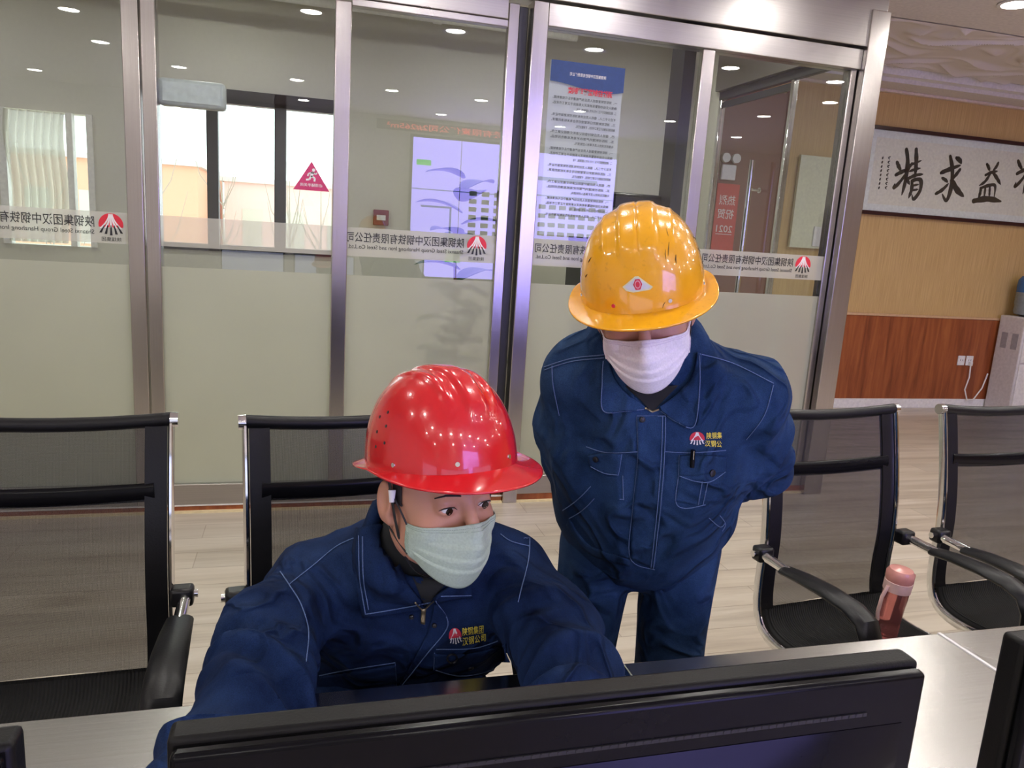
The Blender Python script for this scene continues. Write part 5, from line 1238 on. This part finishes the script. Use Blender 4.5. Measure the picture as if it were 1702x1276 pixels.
for s in (-1, 1):
    hp = pelB + A3(*sideB)*s*.093 + A3(0, 0, -.03); an = A3(hp[0]+s*0.02, hp[1]+0.06-s*0.01, .09); kn = (hp+an)/2 + fwdB*.01; legs.append((hp, kn, an, s))
    S.chain([(hp, .075, .075), (kn, .052, .052), (an, .036, .036)], 0.03); S.seg(an, an+fwdB*.12+A3(0, 0, -.05), .032, .028, k=.02)
add_head(S, HB, MBx, neckB)
hand(S, GR, (0.9, -0.2, -0.35), (-0.1, 1, 0), -1, 0.5); hand(S, GL, (-0.9, 0.35, -0.30), (0.1, 1, 0), 1, 0.5)
VB_, QB = S.mesh(1)
personB = obj_from('person', VB_, QB, M['skinB'], label='standing person in a yellow hard hat and white mask bending forward', cat='person')
hair(personB, VB_, QB, HB, MBx); eyes(personB, HB, MBx, (0.0, 1, -0.4), None)
d_ = (HB + MBx@A3(0, -0.03, -0.05)) - neckB; d_ /= np.linalg.norm(d_)
S = SDF(axis(0.48, 0.80, 0.005), axis(1.12, 1.48, 0.005), axis(1.15, 1.46, 0.005)); S.seg(neckB - d_*0.06, neckB + d_*0.05, .080, .064, .078, .063, k=.02)
V, Q = S.mesh(); obj_from('undershirt', V, Q, M['black_cloth'], personB)
S = SDF(axis(0.38, 1.12, 0.0058), axis(1.10, 1.80, 0.0060), axis(0.76, 1.42, 0.0058))
S.chain([(A3(.735, 1.470, .865), .168, .128), (A3(.728, 1.455, .93), .186, .140), (midc, .195, .142), (A3(.678, 1.368, 1.19), .178, .120), (A3(.655, 1.350, 1.26), .11, .085)], 0.05, sideB)
for J, E_, W_ in ((KR, FR, GR), (KL, FL, GL)):
    S.chain([(A3(.668, 1.355, 1.245), .078, .085), (J+A3(0, .01, -.005), .075, .075)], 0.045)
    S.chain([(J, .076, .076), ((J+E_)/2+A3(0, .01, 0), .073, .073), (E_, .066, .066)], 0.035); S.chain([(E_, .066, .066), ((E_+W_)/2, .056, .056), (W_, .040, .040)], 0.02)
cc = neckB + d_*0.012; u1 = A3(*sideB); u1 -= d_*u1.dot(d_); u1 /= np.linalg.norm(u1); u2 = np.cross(d_, u1)
for q in range(22):
    t0, t1 = 2*PI*q/22, 2*PI*(q+1)/22
    f0 = lambda t: cc + u1*.085*math.cos(t) + u2*.083*math.sin(t)
    S.seg(f0(t0), f0(t1), .015, .015, .020, .020, side=u1, k=.018)
S.seg(neckB - d_*0.03, neckB + d_*0.12, .069, .072, .067, .072, k=.008, mode='s')
V, Q = S.mesh(1); N = vnormals(V, Q)
V = bunch(V, N, KL, FL, .08, 5, .012, 13, 0.3, 1.2, 0.5); V = bunch(V, N, FL, GL, .07, 5, .012, 14, -0.2, 0.8, 0.5); V = bunch(V, N, KR, FR, .08, 4, .006, 15, 0.3, 1.2, 2.0)
N = vnormals(V, Q); V = folds(V, N, 23, 0.020, 15, stretch=(1, .8, .6))
jB = obj_from('jacket', V, Q, M['denimB'], personB); SB = Surf(V, Q)
patch(SB, 'collar', curve2([(1012, 590), (1022, 625), (1045, 655), (1072, 678)]), curve2([(1005, 600), (1003, 640), (1004, 681), (1035, 683), (1072, 680)]), 0.010, 0.006, M['denimB'], jB)
patch(SB, 'collar', curve2([(1156, 585), (1148, 625), (1122, 655), (1095, 675)]), curve2([(1162, 588), (1162, 640), (1153, 706), (1125, 700), (1098, 682)]), 0.010, 0.006, M['denimB'], jB)
patch(SB, 'undershirt_front', [(1040, 640), (1080, 682)], [(1126, 640), (1086, 682)], 0.0045, 0.001, M['black_cloth'], jB)
patch(SB, 'front_placket', curve2([(1058, 692), (1060, 760), (1052, 840), (1048, 926)]), curve2([(1108, 690), (1106, 760), (1100, 840), (1088, 944)]), 0.004, 0.003, M['denimB'], jB)
patch(SB, 'pocket_flap', curve2([(978, 756), (1005, 752), (1034, 754)]), curve2([(982, 775), (1005, 786), (1028, 789)]), 0.0045, 0.003, M['denimB'], jB)
patch(SB, 'pocket_flap', curve2([(1129, 756), (1170, 756), (1206, 758)]), curve2([(1128, 790), (1155, 799), (1180, 800), (1205, 784)]), 0.0045, 0.003, M['denimB'], jB)
patch(SB, 'chest_pocket', curve2([(1128, 790), (1125, 820), (1123, 832)]), curve2([(1204, 785), (1194, 815), (1172, 842)]), 0.002, 0.002, M['denimB'], jB)
patch(SB, 'waistband', curve2([(946, 860), (980, 905), (1046, 928)]), curve2([(942, 872), (978, 918), (1046, 940)]), 0.003, 0.003, M['denimB'], jB)
seam(SB, [curve2([(905, 610), (950, 596), (1004, 590)]), curve2([(1163, 588), (1220, 605), (1285, 637)]), curve2([(905, 615), (950, 601), (1004, 595)]), curve2([(1285, 640), (1270, 690), (1240, 730)]), curve2([(918, 608), (920, 640), (930, 690)]),
          curve2([(1003, 600), (1001, 640), (1003, 682), (1035, 684), (1070, 680)]), curve2([(1162, 590), (1163, 640), (1154, 707), (1125, 701), (1098, 683)]),
          curve2([(1058, 692), (1060, 760), (1052, 840), (1047, 926), (1088, 946)]), curve2([(1106, 692), (1104, 760), (1098, 840), (1086, 944)]), curve2([(1101, 692), (1099, 760), (1093, 840), (1082, 942)]), [(1058, 691), (1106, 691)],
          curve2([(982, 775), (1005, 786), (1028, 789)]), [(1034, 754), (1028, 789)], curve2([(975, 742), (1010, 752), (1060, 750)]), curve2([(1128, 790), (1155, 799), (1180, 800), (1205, 784)]), [(1129, 756), (1128, 790)], curve2([(1106, 750), (1150, 752), (1206, 748)]),
          curve2([(1128, 790), (1123, 832), (1138, 844), (1172, 838)]), curve2([(1167, 800), (1160, 838)]), curve2([(1176, 800), (1168, 838)]), curve2([(1035, 790), (1036, 830)]), [(1030, 829), (1037, 829)],
          curve2([(936, 848), (960, 830), (982, 808)]), curve2([(945, 862), (968, 848), (988, 828)]), curve2([(1196, 856), (1205, 870), (1200, 882)]), curve2([(1178, 860), (1196, 875), (1205, 868)])], 'stitching', M['stitch'], jB, off=0.0012)
button(SB, 1067, 697, 0.0055, jB, 0.0025); button(SB, 991, 763, 0.0058, jB, 0.0025); button(SB, 1183, 786, 0.0072, jB, 0.0025)
seam(SB, [[(1072, 678), (1083, 684)], [(1094, 680), (1083, 684)]], 'zip_teeth', M['brass'], jB, 0.004, 0.0018)
pen = MB(); a_, n_ = SB.hit(1150, 745, 0.010); b2, _ = SB.hit(1150, 775, 0.004); pen.tube([a_, b2], 0.0045, 12); pen.build('pen', M['gloss'], jB, smooth=True)
pc_ = MB(); pc_.tube([a_ + n_*0.006, (a_*0.5+b2*0.5) + n_*0.006], 0.0012, 8); pc_.build('pen_clip', M['chrome'], jB, smooth=True)
logo(SB, jB, lambda a, b: (1158.5+a*25, 728.5-b*23), quadmap((1174, 729), (1199, 728), (1199, 717), (1174, 718)), quadmap((1171, 741), (1199, 743), (1198, 731), (1172, 731)), '陕钢集', '汉钢公')
S = SDF(axis(0.45, 1.05, 0.0085), axis(1.25, 1.78, 0.0085), axis(0.05, 0.97, 0.0085))
S.chain([(A3(.738, 1.475, .90), .150, .115), (pelB, .160, .118)], 0.04, sideB)
for hp, kn, an, s in legs: S.chain([(hp+A3(0, 0, .02), .088, .105), (kn, .076, .080), (an, .074, .080)], 0.010, sideB)
V, Q = S.mesh(); V = folds(V, vnormals(V, Q), 8, 0.006, 14, stretch=(1, 1, 0.4)); V[:, 2] = np.maximum(V[:, 2], 0.03); trB = obj_from('trousers', V, Q, M['denimB'], personB)
for hp, kn, an, s in legs: shoe(personB, (an[0], an[1]), math.atan2(fwdB[0], -fwdB[1]))
def ridgeB(x, y, z, tau, ph):
    ax_ = abs(x); f = min(1, max(0, (tau-0.55)/0.22)) if y > 0 else 1
    c = 1/(1+math.exp((ax_-0.030)/0.0016)); g = -0.0022*math.exp(-(ax_/0.0016)**2) + 0.0018*math.exp(-((ax_-0.056)/0.004)**4)
    return 0.0048*c*f + g*f
matY = hatmat('yellow_hat_shell', (0.87, 0.41, 0.007), 0.80)
hatB, onB = hard_hat(personB, HB, MBx, matY, ridgeB, bw=(0.018, 0.030), origin=(0, 0.004, 0.036), tilt=0.0, h=0.142)
P_, N_, T_ = onB(0.02, 0.34, 0.0012); U_ = np.cross(N_, T_); U_ *= np.sign(U_[2])
def dia(hw, hh, dz):
    return [P_ + N_*dz + T_*x*hw + U_*y*hh for x, y in ((-1, -0.35), (0, 1), (1, -0.1), (0.62, -0.75), (-0.35, -0.62))]
# diamond sticker following the shell
def sticker(shape, dz, name, m):
    v = [onB(0.04 + x*0.23, 0.33 + y*0.14, dz)[0] for x, y in shape]; c = onB(0.04 + np.mean([q[0] for q in shape])*0.23, 0.33 + np.mean([q[1] for q in shape])*0.14, dz)[0]
    n = len(v); return MB().add(v+[c], [(i, (i+1) % n, n) for i in range(n)]).build(name, m, hatB)
def dens(sh, k=6): return [tuple(np.array(a)*(1-i/k)+np.array(b)*i/k) for a, b in zip(sh, sh[1:]+sh[:1]) for i in range(k)]
dm = [(-1, -0.25), (-0.1, 0.75), (0.15, 0.75), (1, -0.05), (0.75, -0.40), (0.3, -0.55), (-0.8, -0.45)]
sticker(dens(dm), 0.0010, 'diamond_sticker', plain('gold_sticker_edge', (0.75, 0.72, 0.40), 0.4, nstr=0)); sticker(dens([(x*0.86, y*0.80) for x, y in dm]), 0.0015, 'diamond_sticker', plain('silver_sticker', (0.62, 0.64, 0.66), 0.35, nstr=0))
hexa = [(0.30*math.cos(t)-0.02, 0.50*math.sin(t)+0.08) for t in np.linspace(0, 2*PI, 7)[:-1]]; sticker(dens(hexa, 3), 0.0020, 'sticker_emblem', redt)
sticker([(0.20*math.cos(t)-0.02, 0.34*math.sin(t)+0.08) for t in np.linspace(0, 2*PI, 19)[:-1]], 0.0024, 'sticker_emblem', plain('pink_print', (0.75, 0.35, 0.38), 0.4, nstr=0))
sticker([(0.14*math.cos(t)-0.02, 0.24*math.sin(t)+0.08) for t in np.linspace(0, 2*PI, 19)[:-1]], 0.0027, 'sticker_emblem', redt)
sc_ = MB()
for (p0, t0, p1, t1, w_) in ((-0.62, 0.78, -0.52, 0.62, .0011), (-0.66, 0.60, -0.62, 0.50, .0016), (-0.72, 0.98, -0.66, 0.86, .0009), (-0.50, 0.70, -0.46, 0.58, .0008), (-0.35, 0.10, -0.30, 0.03, .0008), (0.95, 0.62, 1.0, 0.55, .0018), (0.98, 0.40, 1.02, 0.36, .0016)):
    sc_.tube([onB(p0, t0, 0.0003)[0], onB((p0+p1)/2+0.01, (t0+t1)/2, 0.0003)[0], onB(p1, t1, 0.0003)[0]], [w_*0.4, w_, w_*0.4], 6, flat=(1, 0.5))
sc_.build('scratch_marks', plain('dark_scratch', (0.05, 0.03, 0.01), 0.8, nstr=0), hatB)
strap(personB, HB, MBx, M['ink'])
face_mask(personB, HB, MBx, plain('white_mask_cloth', (0.80, 0.76, 0.80), 0.85, nscale=300, nstr=0.25), M['white'], plain('white_mask_seam', (0.62, 0.56, 0.66), 0.9, nstr=0), Surf(VB_, QB))
